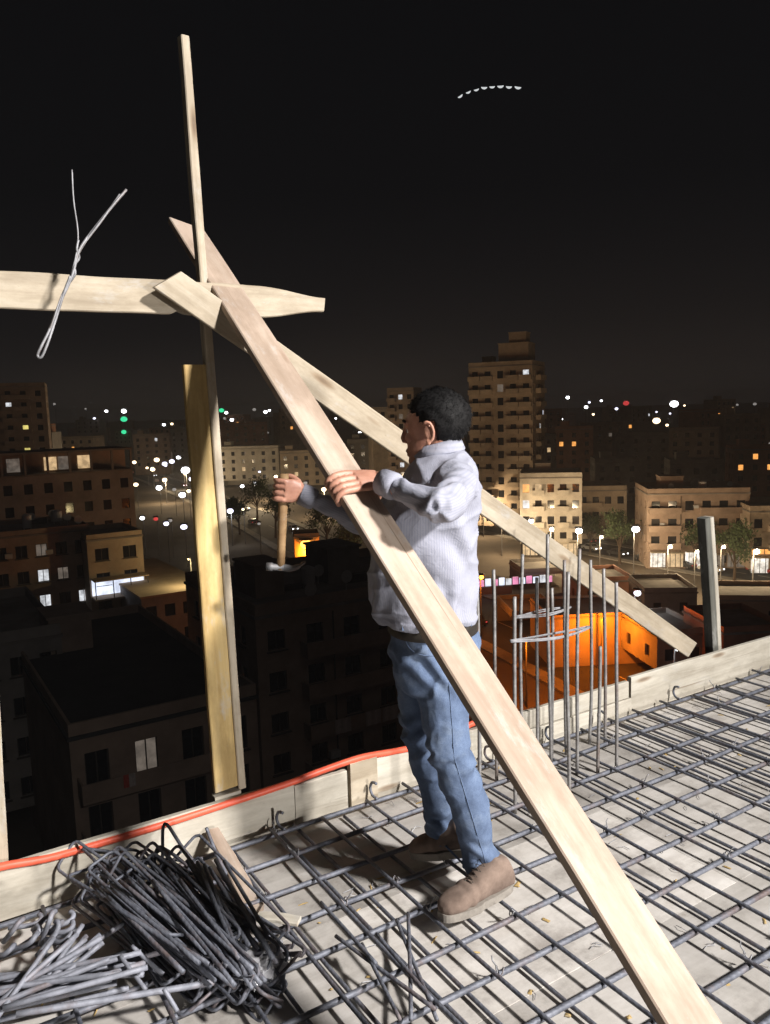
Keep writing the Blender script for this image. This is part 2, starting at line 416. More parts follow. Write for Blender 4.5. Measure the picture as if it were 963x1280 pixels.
def road(name, pxs, width, z, material, kerb=True):
    pts = spline([gnd(x, y, ZG) for x, y in pxs], 8)
    a, b, ka, kb = [], [], MB(), MB()
    nrm = []
    for i, p in enumerate(pts):
        d = (pts[min(i + 1, len(pts) - 1)] - pts[max(i - 1, 0)]); d.z = 0; d.normalize(); nrm.append(Vector((-d.y, d.x, 0)))
    rs = [[p + n * width / 2 + Vector((0, 0, z)), p - n * width / 2 + Vector((0, 0, z))] for p, n in zip(pts, nrm)]
    mb = MB()
    for i in range(len(rs) - 1): mb.quad(rs[i][0], rs[i][1], rs[i + 1][1], rs[i + 1][0])
    o = tag(mb.build(name, material), kind='structure')
    if kerb:
        for sg in (1, -1):
            k = MB(); rr = []
            for p, n in zip(pts, nrm):
                c = p + n * (sg * (width / 2 + 1.0))
                rr.append([c + n * 1.0 + Vector((0, 0, .15)), c - n * 1.0 + Vector((0, 0, .15)), c - n * 1.0 - Vector((0, 0, .1)), c + n * 1.0 - Vector((0, 0, .1))])
            k.rings(rr); tag(k.build('pavement', 'pavement'), kind='structure')
        dm = MB()
        for i in range(0, len(rs) - 1, 2):
            p, q = pts[i], pts[i + 1]; n = nrm[i]; zz = Vector((0, 0, z + .006))
            dm.quad(p + n * .09 + zz, p - n * .09 + zz, q - n * .09 + zz, q + n * .09 + zz)
        link('lane_marking', dm.mesh('lane_marking'), 'plaster_pale', o)
    return pts
boul = road('boulevard', [(960, 945), (800, 858), (600, 768), (440, 707), (280, 632), (160, 588), (60, 562)], 13, .005, 'asphalt_and_shade')
street = road('side_street', [(1100, 745), (963, 722), (850, 704), (740, 684), (640, 664), (560, 645)], 10, .012, 'asphalt_and_shade')

# ---- the deck of boards and its support
deck = tag(empty('deck'), kind='structure')
pm = plank_mesh('plywood_panel', 1.2192, 0.5992, 0.018, bow=0.0, nseg=8, c=0.0008)
pm.materials.append(MATS['deck_ply'])
k = 0
for i in range(-3, 5):
    for j in range(0, 7):
        off = 0.61 if j % 2 else 0.0
        o = link('plywood_panel', pm, None, deck)
        P = ST(i * 1.22 + off, 0.30 + j * 0.60, -0.0095 + rng.uniform(-.0004, .0004))
        o.matrix_basis = frame(P, E1, (rng.uniform(-.0006, .0006), rng.uniform(-.0006, .0006), 1))
b = MB(); ax = (E1, E2, Vector((0, 0, 1)))
b.box(ST(1.0, 2.6, -0.14), (4.6, 2.58, .12), ax)
tag(b.build('slab', 'concrete'), kind='structure')
b = MB(); b.box(ST(1.0, 2.9, -14.4), (4.4, 2.4, 14.0), ax)
tag(b.build('frame_below', 'concrete'), kind='structure')

# ================================================================== CITY
pane_cache = {}
def pane(wd, ht, material, nm='window'):
    key = (round(wd, 3), round(ht, 3), material)
    if key not in pane_cache:
        b = MB(); b.bx(-wd / 2 - .02, wd / 2 + .02, 0, .06, -.02, ht + .02)
        me = b.mesh('window'); me.materials.append(MATS[material]); pane_cache[key] = me
    return pane_cache[key]
bar_cache = {}
def winframe(wd, ht):
    key = (round(wd, 3), round(ht, 3))
    if key not in bar_cache:
        b = MB(); t = .07
        b.bx(-wd / 2, -wd / 2 + t, -.07, -.01, 0, ht); b.bx(wd / 2 - t, wd / 2, -.07, -.01, 0, ht)
        b.bx(-wd / 2 + t, wd / 2 - t, -.068, -.012, ht - t, ht); b.bx(-wd / 2 + t, wd / 2 - t, -.068, -.012, 0, t)
        b.bx(-t / 2, t / 2, -.066, -.014, t, ht - t)
        b.bx(-wd / 2 - .12, wd / 2 + .12, -.42, -.06, -.10, -.02)
        me = b.mesh('window_frame'); me.materials.append(MATS['dark_frame']); bar_cache[key] = me
    return bar_cache[key]
bal_cache = {}
def balcony_mesh(wd, dp, material):
    key = (round(wd, 2), dp, material)
    if key not in bal_cache:
        b = MB(); b.bx(-wd / 2, wd / 2, -dp, 0, -.16, 0)
        b.bx(-wd / 2, wd / 2, -dp, -dp + .11, .002, .95); b.bx(-wd / 2, -wd / 2 + .11, -dp + .112, -.01, .002, .945); b.bx(wd / 2 - .11, wd / 2, -dp + .112, -.01, .002, .945)
        me = b.mesh('balcony'); me.materials.append(MATS[material]); bal_cache[key] = me
    return bal_cache[key]

def building(label, P, rot, W, D, top, fh, wall, front=None, right=None, left=None, frames=False, group=None, bal=(), lit=(), roofmat='roof_concrete',
             recess=.22, name='apartment_building', parapet=.9, extras=(), darkp=0.0, tall=0.0):
    """front-left corner P, front along local x facing local -y; facade spec (cols, window width, window height, sill, rows)"""
    z0 = ZG; H = top - z0
    root = empty(name, (P.x, P.y, z0), rot); tag(root, label, 'building', group)
    mb = MB(); wins = []
    def side(spec, U, fn):
        if not spec:
            mb.quad(fn(0, 0, 0), fn(U, 0, 0), fn(U, H, 0), fn(0, H, 0)); return
        cols, ww, wh, sill, rows = spec
        bw = U / cols
        zs = H - parapet * .0
        low = H - .25 - rows * fh
        if low > 0.02: mb.quad(fn(0, 0, 0), fn(U, 0, 0), fn(U, low, 0), fn(0, low, 0))
        else: low = max(low, 0)
        mb.quad(fn(0, H - .25, 0), fn(U, H - .25, 0), fn(U, H, 0), fn(0, H, 0))
        for r in range(rows):
            zt = H - .25 - r * fh; zb = zt - fh
            if zb < -.01: break
            w0 = zb + sill; w1 = min(w0 + wh, zt - .2)
            mb.quad(fn(0, zb, 0), fn(U, zb, 0), fn(U, w0, 0), fn(0, w0, 0)); mb.quad(fn(0, w1, 0), fn(U, w1, 0), fn(U, zt, 0), fn(0, zt, 0))
            x = 0
            for c in range(cols):
                a, e_ = bw * (c + .5) - ww / 2, bw * (c + .5) + ww / 2
                mb.quad(fn(x, w0, 0), fn(a, w0, 0), fn(a, w1, 0), fn(x, w1, 0)); x = e_
                q = recess
                mb.quad(fn(a, w0, 0), fn(e_, w0, 0), fn(e_, w0, q), fn(a, w0, q)); mb.quad(fn(a, w1, 0), fn(e_, w1, 0), fn(e_, w1, q), fn(a, w1, q))
                mb.quad(fn(a, w0, 0), fn(a, w1, 0), fn(a, w1, q), fn(a, w0, q)); mb.quad(fn(e_, w0, 0), fn(e_, w1, 0), fn(e_, w1, q), fn(e_, w0, q))
                wins.append((fn, r, c, (a + e_) / 2, w0, ww, w1 - w0, zb, bw))
            mb.quad(fn(x, w0, 0), fn(U, w0, 0), fn(U, w1, 0), fn(x, w1, 0))
    fF = lambda u, z, d: (u, d, z)
    fR = lambda u, z, d: (W - d, u, z)
    fL = lambda u, z, d: (d, D - u, z)
    side(front, W, fF); side(right, D, fR); side(left, D, fL)
    mb.quad((0, D, 0), (W, D, 0), (W, D, H), (0, D, H))
    mb.build('wall', wall, root)
    rb = MB(); rb.bx(-.12, W + .12, -.12, D + .12, H + .002, H + .22)
    rf = rb.build('roof', roofmat, root)
    if parapet:
        pb = MB(); t = .18; h0, h1 = H + .224, H + .22 + parapet
        pb.bx(0, W, 0, t, h0, h1); pb.bx(0, W, D - t, D, h0, h1); pb.bx(0, t, t + .01, D - t - .01, h0, h1 - .01); pb.bx(W - t, W, t + .01, D - t - .01, h0, h1 - .01)
        pb.build('parapet', wall, rf)
    for (x0, x1, y0, y1, hh, mt) in extras:
        eb = MB(); eb.bx(x0, x1, y0, y1, H + .225, H + .22 + hh); eb.bx(x0 - .15, x1 + .15, y0 - .15, y1 + .15, H + .223 + hh, H + .4 + hh)
        eb.build('stair_room', mt, rf)
    M = Matrix.Translation((P.x, P.y, z0)) @ Matrix.Rotation(rot, 4, 'Z')
    spots = []
    for wi in wins:
        fn, r, c, uc, w0, ww, wh, zb, bw = wi
        ctr = Vector(fn(uc, w0 + wh / 2, 0)); x, y, d_ = proj(M @ ctr); spots.append((x, y))
    mats = ['window_glass'] * len(wins)
    for (px, py, mt) in lit:
        if not wins: break
        j = min(range(len(wins)), key=lambda i: (spots[i][0] - px) ** 2 + (spots[i][1] - py) ** 2)
        mats[j] = mt
    for i, wi in enumerate(wins):
        fn, r, c, uc, w0, ww, wh, zb, bw = wi
        o = link('window', pane(ww, wh, mats[i]), None, root)
        o.location = fn(uc, w0, recess)
        o.rotation_euler = (0, 0, 0 if fn is fF else (math.pi / 2 if fn is fR else -math.pi / 2))
        if frames:
            link('window_frame', winframe(ww, wh), None, o)
    for (sd, r, c0, c1, dp) in bal:
        fn, U, spec = {'f': (fF, W, front), 'r': (fR, D, right), 'l': (fL, D, left)}[sd]
        bw = U / spec[0]; zb = H - .25 - (r + 1) * fh
        if zb < 1: continue
        wd = (c1 - c0 + 1) * bw * .94
        o = link('balcony', balcony_mesh(wd, dp, wall), None, root); o.location = fn((c0 + c1 + 1) * bw / 2, zb + .25, -.003)
        o.rotation_euler = (0, 0, 0 if sd == 'f' else (math.pi / 2 if sd == 'r' else -math.pi / 2))
    return root

def clutter(root, W, D, H, seed, fh, bays):
    """water tanks, dishes, pipes on the roof and air conditioners on the front, each a part of the building"""
    r = random.Random(seed); rf = [c for c in root.children if c.name.startswith('roof')][0]; z = H + .225
    for i in range(r.randint(2, 4)):
        x, y = r.uniform(1.5, W - 1.5), r.uniform(1.5, D - 1.5); b = MB(); rr = r.uniform(.5, .75); hh = r.uniform(1.2, 1.7)
        b.tube([(x, y, z + .35), (x, y, z + .4), (x, y, z + .35 + hh), (x, y, z + .5 + hh), (x, y, z + .56 + hh)], [rr * .96, rr, rr, rr * .5, .15], 14)
        for (dx, dy) in ((-.4, -.4), (.4, -.4), (-.4, .4), (.4, .4)): b.tube([(x + dx, y + dy, z), (x + dx, y + dy, z + .36)], .04, 5)
        b.build('water_tank', 'tank_white', rf)
    for i in range(r.randint(4, 7)):
        x, y = r.uniform(.8, W - .8), r.uniform(.6, D - .6); b = MB(); b.tube([(x, y, z), (x, y, z + 1.1)], .03, 6)
        rs = []
        for k in range(4):
            q = .12 + .13 * k; rs.append([Vector((x + q * math.cos(a), y - .10 - .08 * (1 - (k / 3) ** 2) * -1 - .06 * (k / 3) ** 2, z + 1.1 + q * math.sin(a))) for a in [j * math.pi / 6 for j in range(12)]])
        b.rings(rs); b.tube([(x, y - .1, z + .9), (x, y - .55, z + 1.1)], .015, 5); b.build('satellite_dish', 'tank_white', rf)
    for i in range(3):
        x, y = r.uniform(.5, W - 3), r.uniform(.5, D - 1); b = MB(); b.bx(x, x + r.uniform(.8, 2.4), y, y + r.uniform(.3, .9), z, z + r.uniform(.3, .9)); b.build('roof_junk', 'dark_frame', rf)
    b = MB(); x = W * .33; b.tube([(x, -.08, 1), (x, -.08, H - .3)], .06, 6); b.build('drain_pipe', 'dark_frame', root)
    for i in range(r.randint(4, 7)):
        c = r.randrange(bays); row = r.randrange(4); x = (c + .5) * W / bays + W / bays * .36; zz = H - .25 - (row + 1) * fh + 1.0
        b = MB(); b.bx(x - .4, x + .4, -.42, -.04, zz, zz + .55); b.tube([(x - .1, -.44, zz + .27), (x - .1, -.425, zz + .27)], .2, 12); b.build('air_conditioner', 'tank_white', root)
def pick(px0, px1, py, D, rot):
    """front-left corner, width and top height of a facade that spans px0..px1 with its roof line at py, at depth D"""
    n = Vector((math.sin(rot), -math.cos(rot), 0)); mid = dep((px0 + px1) / 2, py, D)
    a = hit(px0, py, mid, n); b_ = hit(px1, py, mid, n)
    return a, (b_ - a).xy.length, mid.z

# --- near left: flat-roofed block with balconies below the post
a, W_, tz = pick(84, 322, 900, 46, ALIGN)
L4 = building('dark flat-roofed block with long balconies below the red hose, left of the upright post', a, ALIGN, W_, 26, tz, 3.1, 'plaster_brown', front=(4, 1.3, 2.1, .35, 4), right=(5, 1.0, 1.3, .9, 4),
              frames=True, bal=[('f', r, 0, 2, 1.3) for r in range(4)], lit=[(148, 925, 'lit_dim')], parapet=.7, roofmat='asphalt_and_shade', extras=[(2, 5, 17, 21, 2.6, 'plaster_brown')])  # near-black roof colour stands in for the shade lying on it
for (u, r, mt) in ((2.4, 0, 'laundry_red'), (2.7, 0, 'laundry'), (5.0, 1, 'laundry'), (3.0, 2, 'laundry')):
    b = MB(); zz = (tz - ZG) - .25 - (r + 1) * 3.1 + .25
    pts = [(u + .05 * i, -1.34 - .02 * math.sin(i * 1.9)) for i in range(8)]
    for i in range(7):
        b.quad((*pts[i], zz + .25), (*pts[i + 1], zz + .25), (*pts[i + 1], zz + 1.0), (*pts[i], zz + 1.0))
    b.build('hanging_cloth', mt, L4)
a, W_, tz = pick(-120, 78, 812, 56, ALIGN)
building('dark block at the left edge of the picture, beside the balcony block', a, ALIGN, W_, 16, tz, 3.0, 'plaster_grey', front=(5, 1.2, 1.4, .9, 6), frames=True, right=(3, 1.1, 1.4, .9, 6), parapet=.8)
# --- middle dark block behind the hammer
a, W_, tz = pick(318, 582, 752, 60, ALIGN)
L5 = building('dark brown block with small windows and recessed balconies, behind the hammer and the knees', a, ALIGN, W_, 15, tz, 3.05, 'plaster_brown', front=(6, 1.35, 1.45, .85, 5), frames=True,
              bal=[('f', r, 1, 3, 1.2) for r in range(5)] + [('f', r, 4, 5, 1.2) for r in range(5)], left=(3, 1.1, 1.4, .9, 5), lit=[(100, 1500, 'window_glass')], parapet=.8,
              extras=[(2.2, 4.6, 5, 9, 2.4, 'plaster_brown'), (9, 12, 6, 10, 2.8, 'plaster_grey')])
clutter(L5, W_, 15, tz - ZG, 8, 3.05, 6)
for (u, wd_) in ((5.3, 1.3), (7.9, 1.3), (9.4, 1.4), (11.0, 1.3)):
    b = MB(); zz = (tz - ZG) - .25 - 3 * 3.05 + .25
    for i in range(8):
        q = lambda k: (u + wd_ * k / 8, -1.24 - .03 * math.sin(k * 1.7))
        b.quad((*q(i), zz - .1), (*q(i + 1), zz - .1), (*q(i + 1), zz + 1.0), (*q(i), zz + 1.0))
    b.build('hanging_cloth', 'laundry', L5)
# --- left middle: block with lit windows
a, W_, tz = pick(-70, 112, 672, 94, ALIGN)
LW = building('block with several white lit windows at the left edge, under the unfinished top storey', a, ALIGN, W_, 12, tz, 3.1, 'plaster_brown', front=(7, 1.3, 1.5, .8, 6), right=(3, 1.1, 1.4, .8, 5), frames=True,
         lit=[(50, 690, 'lit_dim'), (50, 722, 'lit_white'), (88, 717, 'lit_dim'), (5, 755, 'lit_white'), (57, 750, 'lit_white'), (97, 745, 'lit_white'), (50, 783, 'lit_white'), (20, 755, 'lit_dim')], parapet=.6)
clutter(LW, W_, 12, tz - ZG, 9, 3.1, 7)
a, W_, tz = pick(108, 178, 674, 97, ALIGN)
T = building('narrow pale block whose terrace glows bluish white, left of the upright post', a, ALIGN, W_, 9, tz, 3.0, 'plaster_beige', front=(2, 1.6, 1.5, .8, 4), frames=True, parapet=.6, lit=[])
b = MB(); hh = tz - ZG
b.bx(.1, W_ - .1, -2.2, -.02, hh - 6.9, hh - 6.7); T1 = b.build('terrace', 'plaster_beige', T)
b = MB(); b.bx(.2, W_ - .2, -.16, -.08, hh - 6.6, hh - 4.7); b.build('lit_glazing', 'lit_cool', T1)
for i in range(4):
    b = MB(); x = .15 + (W_ - .4) * i / 3; b.bx(x, x + .1, -2.15, -2.05, hh - 6.69, hh - 4.6); b.build('post', 'dark_frame', T1)
b = MB(); b.bx(.1, W_ - .1, -2.3, -.03, hh - 4.58, hh - 4.44); b.build('canopy', 'plaster_beige', T1)
a, W_, tz = pick(176, 268, 742, 92, ALIGN)
building('low block with a lamp-lit yellowish roof, left of the upright post', a, ALIGN, W_, 24, tz, 3.0, 'plaster_grey', front=(4, 1.2, 1.4, .8, 3), parapet=0, roofmat='plaster_beige', lit=[])
ROOF_LAMP = a + E1 * 2.5 - E2 * 6 + Vector((0, 0, tz - a.z))
# --- unfinished storey with lit rooms
a, W_, tz = pick(-60, 166, 592, 118, ALIGN)
U = building('dark unfinished block whose open top storey shows lit rooms, far left', a, ALIGN, W_, 12, tz - .3, 3.2, 'plaster_grey', front=(9, 1.2, 1.5, .8, 5), parapet=0, lit=[])
hh = tz - .3 - ZG + .22
for i in range(9):
    b = MB(); x = W_ * i / 8 - (.25 if i == 8 else 0); b.bx(x, x + .3, 0.02, .4, hh + .002, hh + 3.0); b.build('column', 'plaster_grey', U)
b = MB(); b.bx(-.2, W_ + .2, -.2, 11, hh + 3.004, hh + 3.3); b.build('roof_slab', 'roof_concrete', U)
b = MB(); b.bx(.0, W_, 4.0, 4.2, hh + .004, hh + 3.0); b.build('rear_wall', 'plaster_brown', U)
for (px, mt) in ((68, 'lit_warm'), (86, 'lit_dim'), (111, 'lit_warm'), (20, 'lit_dim')):
    p = hit(px, 570, a, E2); x = (p - a).dot(E1)
    b = MB(); b.bx(x - .9, x + .9, 3.86, 3.96, hh + .3, hh + 2.3); b.build('lit_room', mt, U)
# --- far left tower
a, W_, tz = pick(-60, 56, 484, 215, R(20))
building('brown tower at the left edge, rising above the skyline', a, R(20), W_, 14, tz, 3.1, 'plaster_brown', front=(6, 1.4, 1.5, .8, 9), right=(3, 1.3, 1.4, .8, 9), bal=[('f', r, 3, 4, 1.2) for r in range(8)],
         lit=[(20, 500, 'lit_white'), (23, 541, 'lit_yellow'), (38, 556, 'lit_yellow')])
# --- the tall tower right of the head
a = dep(586, 460, 186); rt = R(-24)
TW = building('tall beige apartment tower with balconies rising right of the head', a, rt, 15.0, 12.5, a.z, 3.05, 'plaster_beige', front=(5, 1.4, 1.7, .6, 13), right=(4, 1.3, 1.5, .7, 13), left=(3, 1.2, 1.4, .8, 13),
              bal=[('f', r, c, c, 1.2) for r in range(13) for c in (0, 1, 3, 4)] + [('r', r, 1, 2, 1.2) for r in range(13)],
              lit=[(655, 466, 'lit_white'), (606, 552, 'lit_white'), (681, 519, 'lit_cool'), (678, 535, 'lit_white'), (598, 468, 'lit_dim'), (622, 490, 'lit_dim')],
              extras=[(6.5, 13.5, 2.5, 9, 5.0, 'plaster_beige'), (8.8, 12.8, 3.2, 7, 7.4, 'plaster_beige'), (1.5, 4, 6, 9, 2.4, 'plaster_beige')])
a, W_, tz = pick(484, 517, 489, 255, R(-20))
building('slim brown tower just left of the face', a, R(-20), W_, 9, tz, 3.1, 'plaster_brown', front=(3, 1.4, 1.5, .8, 10), right=(3, 1.2, 1.4, .8, 10), bal=[('f', r, 0, 0, 1.2) for r in range(9)], lit=[(497, 500, 'lit_white'), (496, 520, 'lit_dim'), (498, 578, 'lit_white')])
# --- right middle blocks
a, W_, tz = pick(650, 728, 598, 158, R(-12))
B3 = building('pale four-storey block with bright shops at its foot, right of the tower', a, R(-12), W_, 12, tz, 3.2, 'plaster_pale', front=(5, 1.3, 1.6, .7, 5), right=(3, 1.2, 1.5, .7, 5), bal=[('f', r, c, c, 1.2) for r in range(4) for c in (1, 3)],
              lit=[(655, 612, 'lit_orange'), (668, 614, 'lit_warm'), (660, 628, 'lit_white')], extras=[(3, 6, 4, 8, 2.4, 'plaster_pale')])
a, W_, tz = pick(722, 784, 614, 166, R(-6))
building('shaded mid-rise block between the pale shop block and the brown block', a, R(-6), W_, 12, tz, 3.2, 'plaster_beige', front=(4, 1.3, 1.5, .8, 4), right=(3, 1.2, 1.5, .7, 4), bal=[('f', r, 0, 1, 1.2) for r in range(4)])
a, W_, tz = pick(810, 938, 618, 143, R(-8))
B4 = building('brown four-storey block with balcony rows over lit shopfronts, behind the short post', a, R(-8), W_, 13, tz, 3.2, 'plaster_brown', front=(6, 1.5, 1.7, .6, 4), left=(3, 1.2, 1.5, .8, 4), right=(3, 1.2, 1.5, .8, 4),
              bal=[('f', r, 0, 1, 1.3) for r in range(4)] + [('f', r, 3, 5, 1.3) for r in range(4)], extras=[(3, 7, 4, 8, 2.6, 'plaster_brown')])
B4TOP = tz - ZG
a5, W5, tz5 = pick(938, 1050, 640, 136, R(-8))
B5 = building('block with orange shop lights cut by the right edge of the picture', a5, R(-8), W5, 13, tz5, 3.2, 'plaster_beige', front=(5, 1.4, 1.6, .7, 4), left=(3, 1.2, 1.5, .8, 4), bal=[('f', r, 1, 2, 1.2) for r in range(4)])
def shops(root, spec):
    for (u0, u1, z0, z1, mt) in spec:
        b = MB(); b.bx(u0, u1, -.14, -.06, z0, z1); s = b.build('shopfront', mt, root)
        b = MB(); b.bx(u0 - .05, u1 + .05, -1.3, -.02, z1 + .05, z1 + .15); b.build('awning', 'awning', s)
        for i in range(3):
            b = MB(); x = u0 + (u1 - u0) * (i + .5) / 3; b.bx(x - .05, x + .05, -.2, -.145, z0, z1); b.build('mullion', 'dark_frame', s)
clutter(B4, 17.5, 13, B4TOP, 3, 3.2, 6)
shops(B4, [(.6, 3.2, .3, 3.0, 'shop_white'), (3.6, 6.3, .3, 2.9, 'lit_warm'), (6.7, 10.4, .3, 3.1, 'shop_white'), (11, 13.4, .3, 2.6, 'lit_dim'), (14, 17.5, .3, 2.8, 'lit_dim')])
shops(B3, [(.5, 3.4, .3, 2.9, 'lit_warm'), (3.8, 7.2, .3, 3.1, 'shop_white'), (7.7, 11.0, .3, 2.9, 'lit_warm')])
shops(B5, [(.4, 3.2, .3, 3.0, 'shop_white'), (.5, 4.5, 3.6, 4.6, 'lit_orange'), (3.8, 7, .3, 3.0, 'lit_orange')])
# --- orange-lit walls near the boulevard
a, W_, tz = pick(688, 812, 772, 92, R(4))
O1 = building('low plain building washed orange by a lamp, behind the starter bars', a, R(4), W_, 9, tz, 3.2, 'plaster_beige', parapet=.3)
OR1 = a + Vector((W_ * .55, -2.4, 0)); OR1.z = tz - .4
a, W_, tz = pick(560, 640, 712, 128, R(10))
OS = building('long low shed with a row of white and pink lights behind the waist', a, R(10), W_, 7, tz - 3, 3.2, 'brick_red', parapet=0)
b = None
hh = tz - 3 - ZG
x = 2.6; i = 0
while x < W_ + 6:
    b = MB(); b.bx(x, x + .9, -.5, -.3, hh + .3, hh + 1.3 + .2 * (i % 2)); b.build('sign_light', ['lit_cool', 'lit_white', 'lit_pink', 'lit_cool', 'lit_pink'][i % 5], OS); x += 1.15; i += 1
a, W_, tz = pick(368, 399, 672, 136, R(8))
building('small stair tower washed orange by a lamp, right of the hammer', a, R(8), W_, 5, tz, 3.2, 'plaster_beige', front=(1, .9, 1.2, 1.0, 1), parapet=.5)
# --- left far blocks along the boulevard
for (p0, p1, py, D, rt, mt, lb, li) in (
    (268, 334, 531, 430, 8, 'brick_red', 'reddish low block far off right of the upright post', []),
    (272, 348, 561, 330, -6, 'plaster_pale', 'pale lamp-lit block right of the upright post', [(300, 585, 'lit_warm')]),
    (350, 428, 566, 320, 4, 'plaster_beige', 'beige block between the raised hand and the leaning board', [(372, 590, 'lit_warm')]),
    (166, 212, 545, 420, 10, 'plaster_brown', 'brown block far off left of the upright post, over the traffic', [(190, 544, 'lit_white')]),
    (212, 262, 538, 460, -4, 'plaster_grey', 'grey block far off half behind the upright post', []),
    (434, 486, 552, 330, 0, 'plaster_grey', 'grey block far off between the leaning board and the face', []),
    (770, 838, 545, 300, -10, 'plaster_grey', 'dark grey block far right, under the skyline lights', []),
    (694, 742, 537, 290, -14, 'brick_red', 'reddish block just right of the tower, its wall lamp-lit', [(708, 552, 'lit_orange'), (722, 552, 'lit_orange')]),
    (838, 905, 580, 215, -12, 'plaster_grey', 'dark block behind the brown balcony block', []),
    (918, 1010, 562, 235, -12, 'brick_red', 'reddish block at the right edge with orange lit windows', [(935, 580, 'lit_orange'), (945, 572, 'lit_orange'), (955, 580, 'lit_orange')]),
    (744, 800, 578, 235, -8, 'plaster_grey', 'dark grey block behind the shaded mid-rise', [])):
    a, W_, tz = pick(p0, p1, py, D, R(rt))
    building(lb, a, R(rt), W_, 12, tz, 3.2, mt, front=(max(3, int(W_ / 4)), 1.4, 1.6, .7, 5), right=(3, 1.3, 1.5, .8, 4), left=(3, 1.3, 1.5, .8, 4), lit=li, extras=[(2, 5, 3, 7, 2.6, mt)])
for (p0, p1, py, D, rt, mt, lb) in (
    (655, 716, 716, 132, 6, 'plaster_grey', 'low dark shed below the side street, left of the short post'),
    (722, 792, 728, 120, 2, 'brick_red', 'low reddish dark shed behind the brace, beside the white street lamp'),
    (806, 872, 742, 108, -4, 'plaster_grey', 'low dark house right under the brown balcony block'),
    (900, 990, 752, 104, -10, 'plaster_brown', 'low dark house right of the short post'),
    (822, 886, 796, 84, 8, 'plaster_grey', 'nearest low dark house beyond the far edge boards'),
    (905, 985, 792, 80, 4, 'brick_red', 'low dark brick house above the right end of the edge boards'),
    (640, 700, 770, 104, 4, 'plaster_grey', 'low dark house behind the upright starter bars')):
    a, W_, tz = pick(p0, p1, py, D, R(rt))
    building(lb, a, R(rt), W_, 9, tz, 3.2, mt, front=(max(2, int(W_ / 3.5)), 1.1, 1.3, .9, 2), right=(2, 1.1, 1.3, .9, 2), left=(2, 1.1, 1.3, .9, 2), parapet=.6)
# --- the far city
r2 = random.Random(21); n = 0
for i in range(110):
    D = r2.uniform(330, 1500) if i > 30 else r2.uniform(260, 420)
    px = r2.uniform(-60, 1020); top = ZG + r2.choice((10, 13, 16, 19, 19, 22, 25, 28)) * r2.uniform(.9, 1.1)
    p = dep(px, horizon(px), D)
    if 150 < px < 480 and D < 440: continue
    wd = r2.uniform(10, 22); a = Vector((p.x - wd / 2, p.y, 0)); rt = r2.uniform(-.5, .6)
    mt = r2.choice(('plaster_brown', 'plaster_grey', 'plaster_beige', 'brick_red'))
    x, y, _ = proj(Vector((p.x, p.y, top)))
    lit = [(x + r2.uniform(-12, 12), y + r2.uniform(4, 18), r2.choice(('lit_warm', 'lit_white', 'lit_dim', 'lit_dim', 'lit_orange'))) for _ in range(r2.choice((0, 0, 1, 1, 2)))]
    building('dim apartment block low in the dark far city', a, rt, wd, r2.uniform(9, 14), top, 3.1, mt, front=(4, 1.5, 1.6, .7, 3), lit=lit, group='dim blocks of the far city', parapet=.6,
             extras=[(2, 5, 2, 6, r2.uniform(2, 4), mt)] if r2.random() < .5 else ())

# ---- street lamps
ico = MB(); ico.ell((0, 0, 0), (1, 1, .75), nu=12, nv=8)
bulbs = {}
def bulb_mesh(mt):
    if mt not in bulbs:
        me = ico.mesh('bulb', True); me.materials.append(MATS[mt]); bulbs[mt] = me
    return bulbs[mt]
def lamp_post(px, py, mt, label, h=8.0, size=.004, light=None, lcol=(1, 1, 1), group=None, D=None, base=ZG, name='street_lamp', cat='street lamp', spread=None):
    if D is None: D = (CAMH - (base + h)) * 1000.0 / (py - horizon(px))
    p = dep(px, py, D); hh = p.z - base
    root = empty(name, (p.x, p.y, base)); tag(root, label, cat, group)
    b = MB(); r = max(.07, D * .0002)
    b.tube([(0, .9, 0), (0, .9, hh * .9), (0, .75, hh * .99), (0, .35, hh + .28)], [r * 1.5, r, r * .9, r * .8], 8); b.build('pole', 'lamp_metal', root)
    b = MB(); sz = D * size * .5
    b.ell((0, 0, .2 + sz * .75), (sz * 1.15 + .1, sz * 1.15 + .25, .16), nu=12, nv=6); b.build('lamp_head', 'lamp_metal', root)
    o = link('bulb', bulb_mesh(mt), None, root); o.location = (0, -.05, .06); o.location.z += hh; o.scale = (sz, sz, sz)
    for ch in root.children:
        if ch.name.startswith('lamp_head'): ch.location = (0, 0, hh)
    if light:
        l = bpy.data.lights.new('lamp_light', 'POINT'); l.energy = light * (1.0 if lcol is OR else 1.6); l.color = lcol; l.shadow_soft_size = .15
        lo_ = bpy.data.objects.new('lamp_light', l); COL.objects.link(lo_); lo_.parent = root; lo_.location = (0, -.3, hh - sz - .35)
    return root
WH, OR, WM = (.95, .97, 1), (1, .22, .012), (1, .75, .45)
lamp_post(795, 662, 'bulb_white', 'bright white street lamp in front of the brown four-storey block', light=1500, lcol=WM, size=.010)
lamp_post(797, 742, 'bulb_cold', 'white street lamp right of the tallest starter bars', light=160, lcol=WH, size=.009)
lamp_post(848, 812, 'bulb_white', 'small white lamp just above the far end of the brace', light=90, lcol=WH, size=.007)
lamp_post(690, 662, 'bulb_warm', 'warm street lamp in front of the pale shop block', light=1500, lcol=WM, size=.006)
lamp_post(905, 684, 'bulb_warm', 'warm street lamp right of the short post', light=900, lcol=WM, size=.005)
lamp_post(605, 628, 'bulb_warm', 'warm street lamp at the foot of the tower', light=3000, lcol=WM, size=.008)
lamp_post(383, 681, 'bulb_orange', 'orange sodium lamp in front of the small stair tower', light=2600, lcol=OR, size=.015, h=7.6)
lamp_post(320, 605, 'bulb_white', 'white street lamp before the pale block right of the upright post', light=5000, lcol=WM, size=.007)
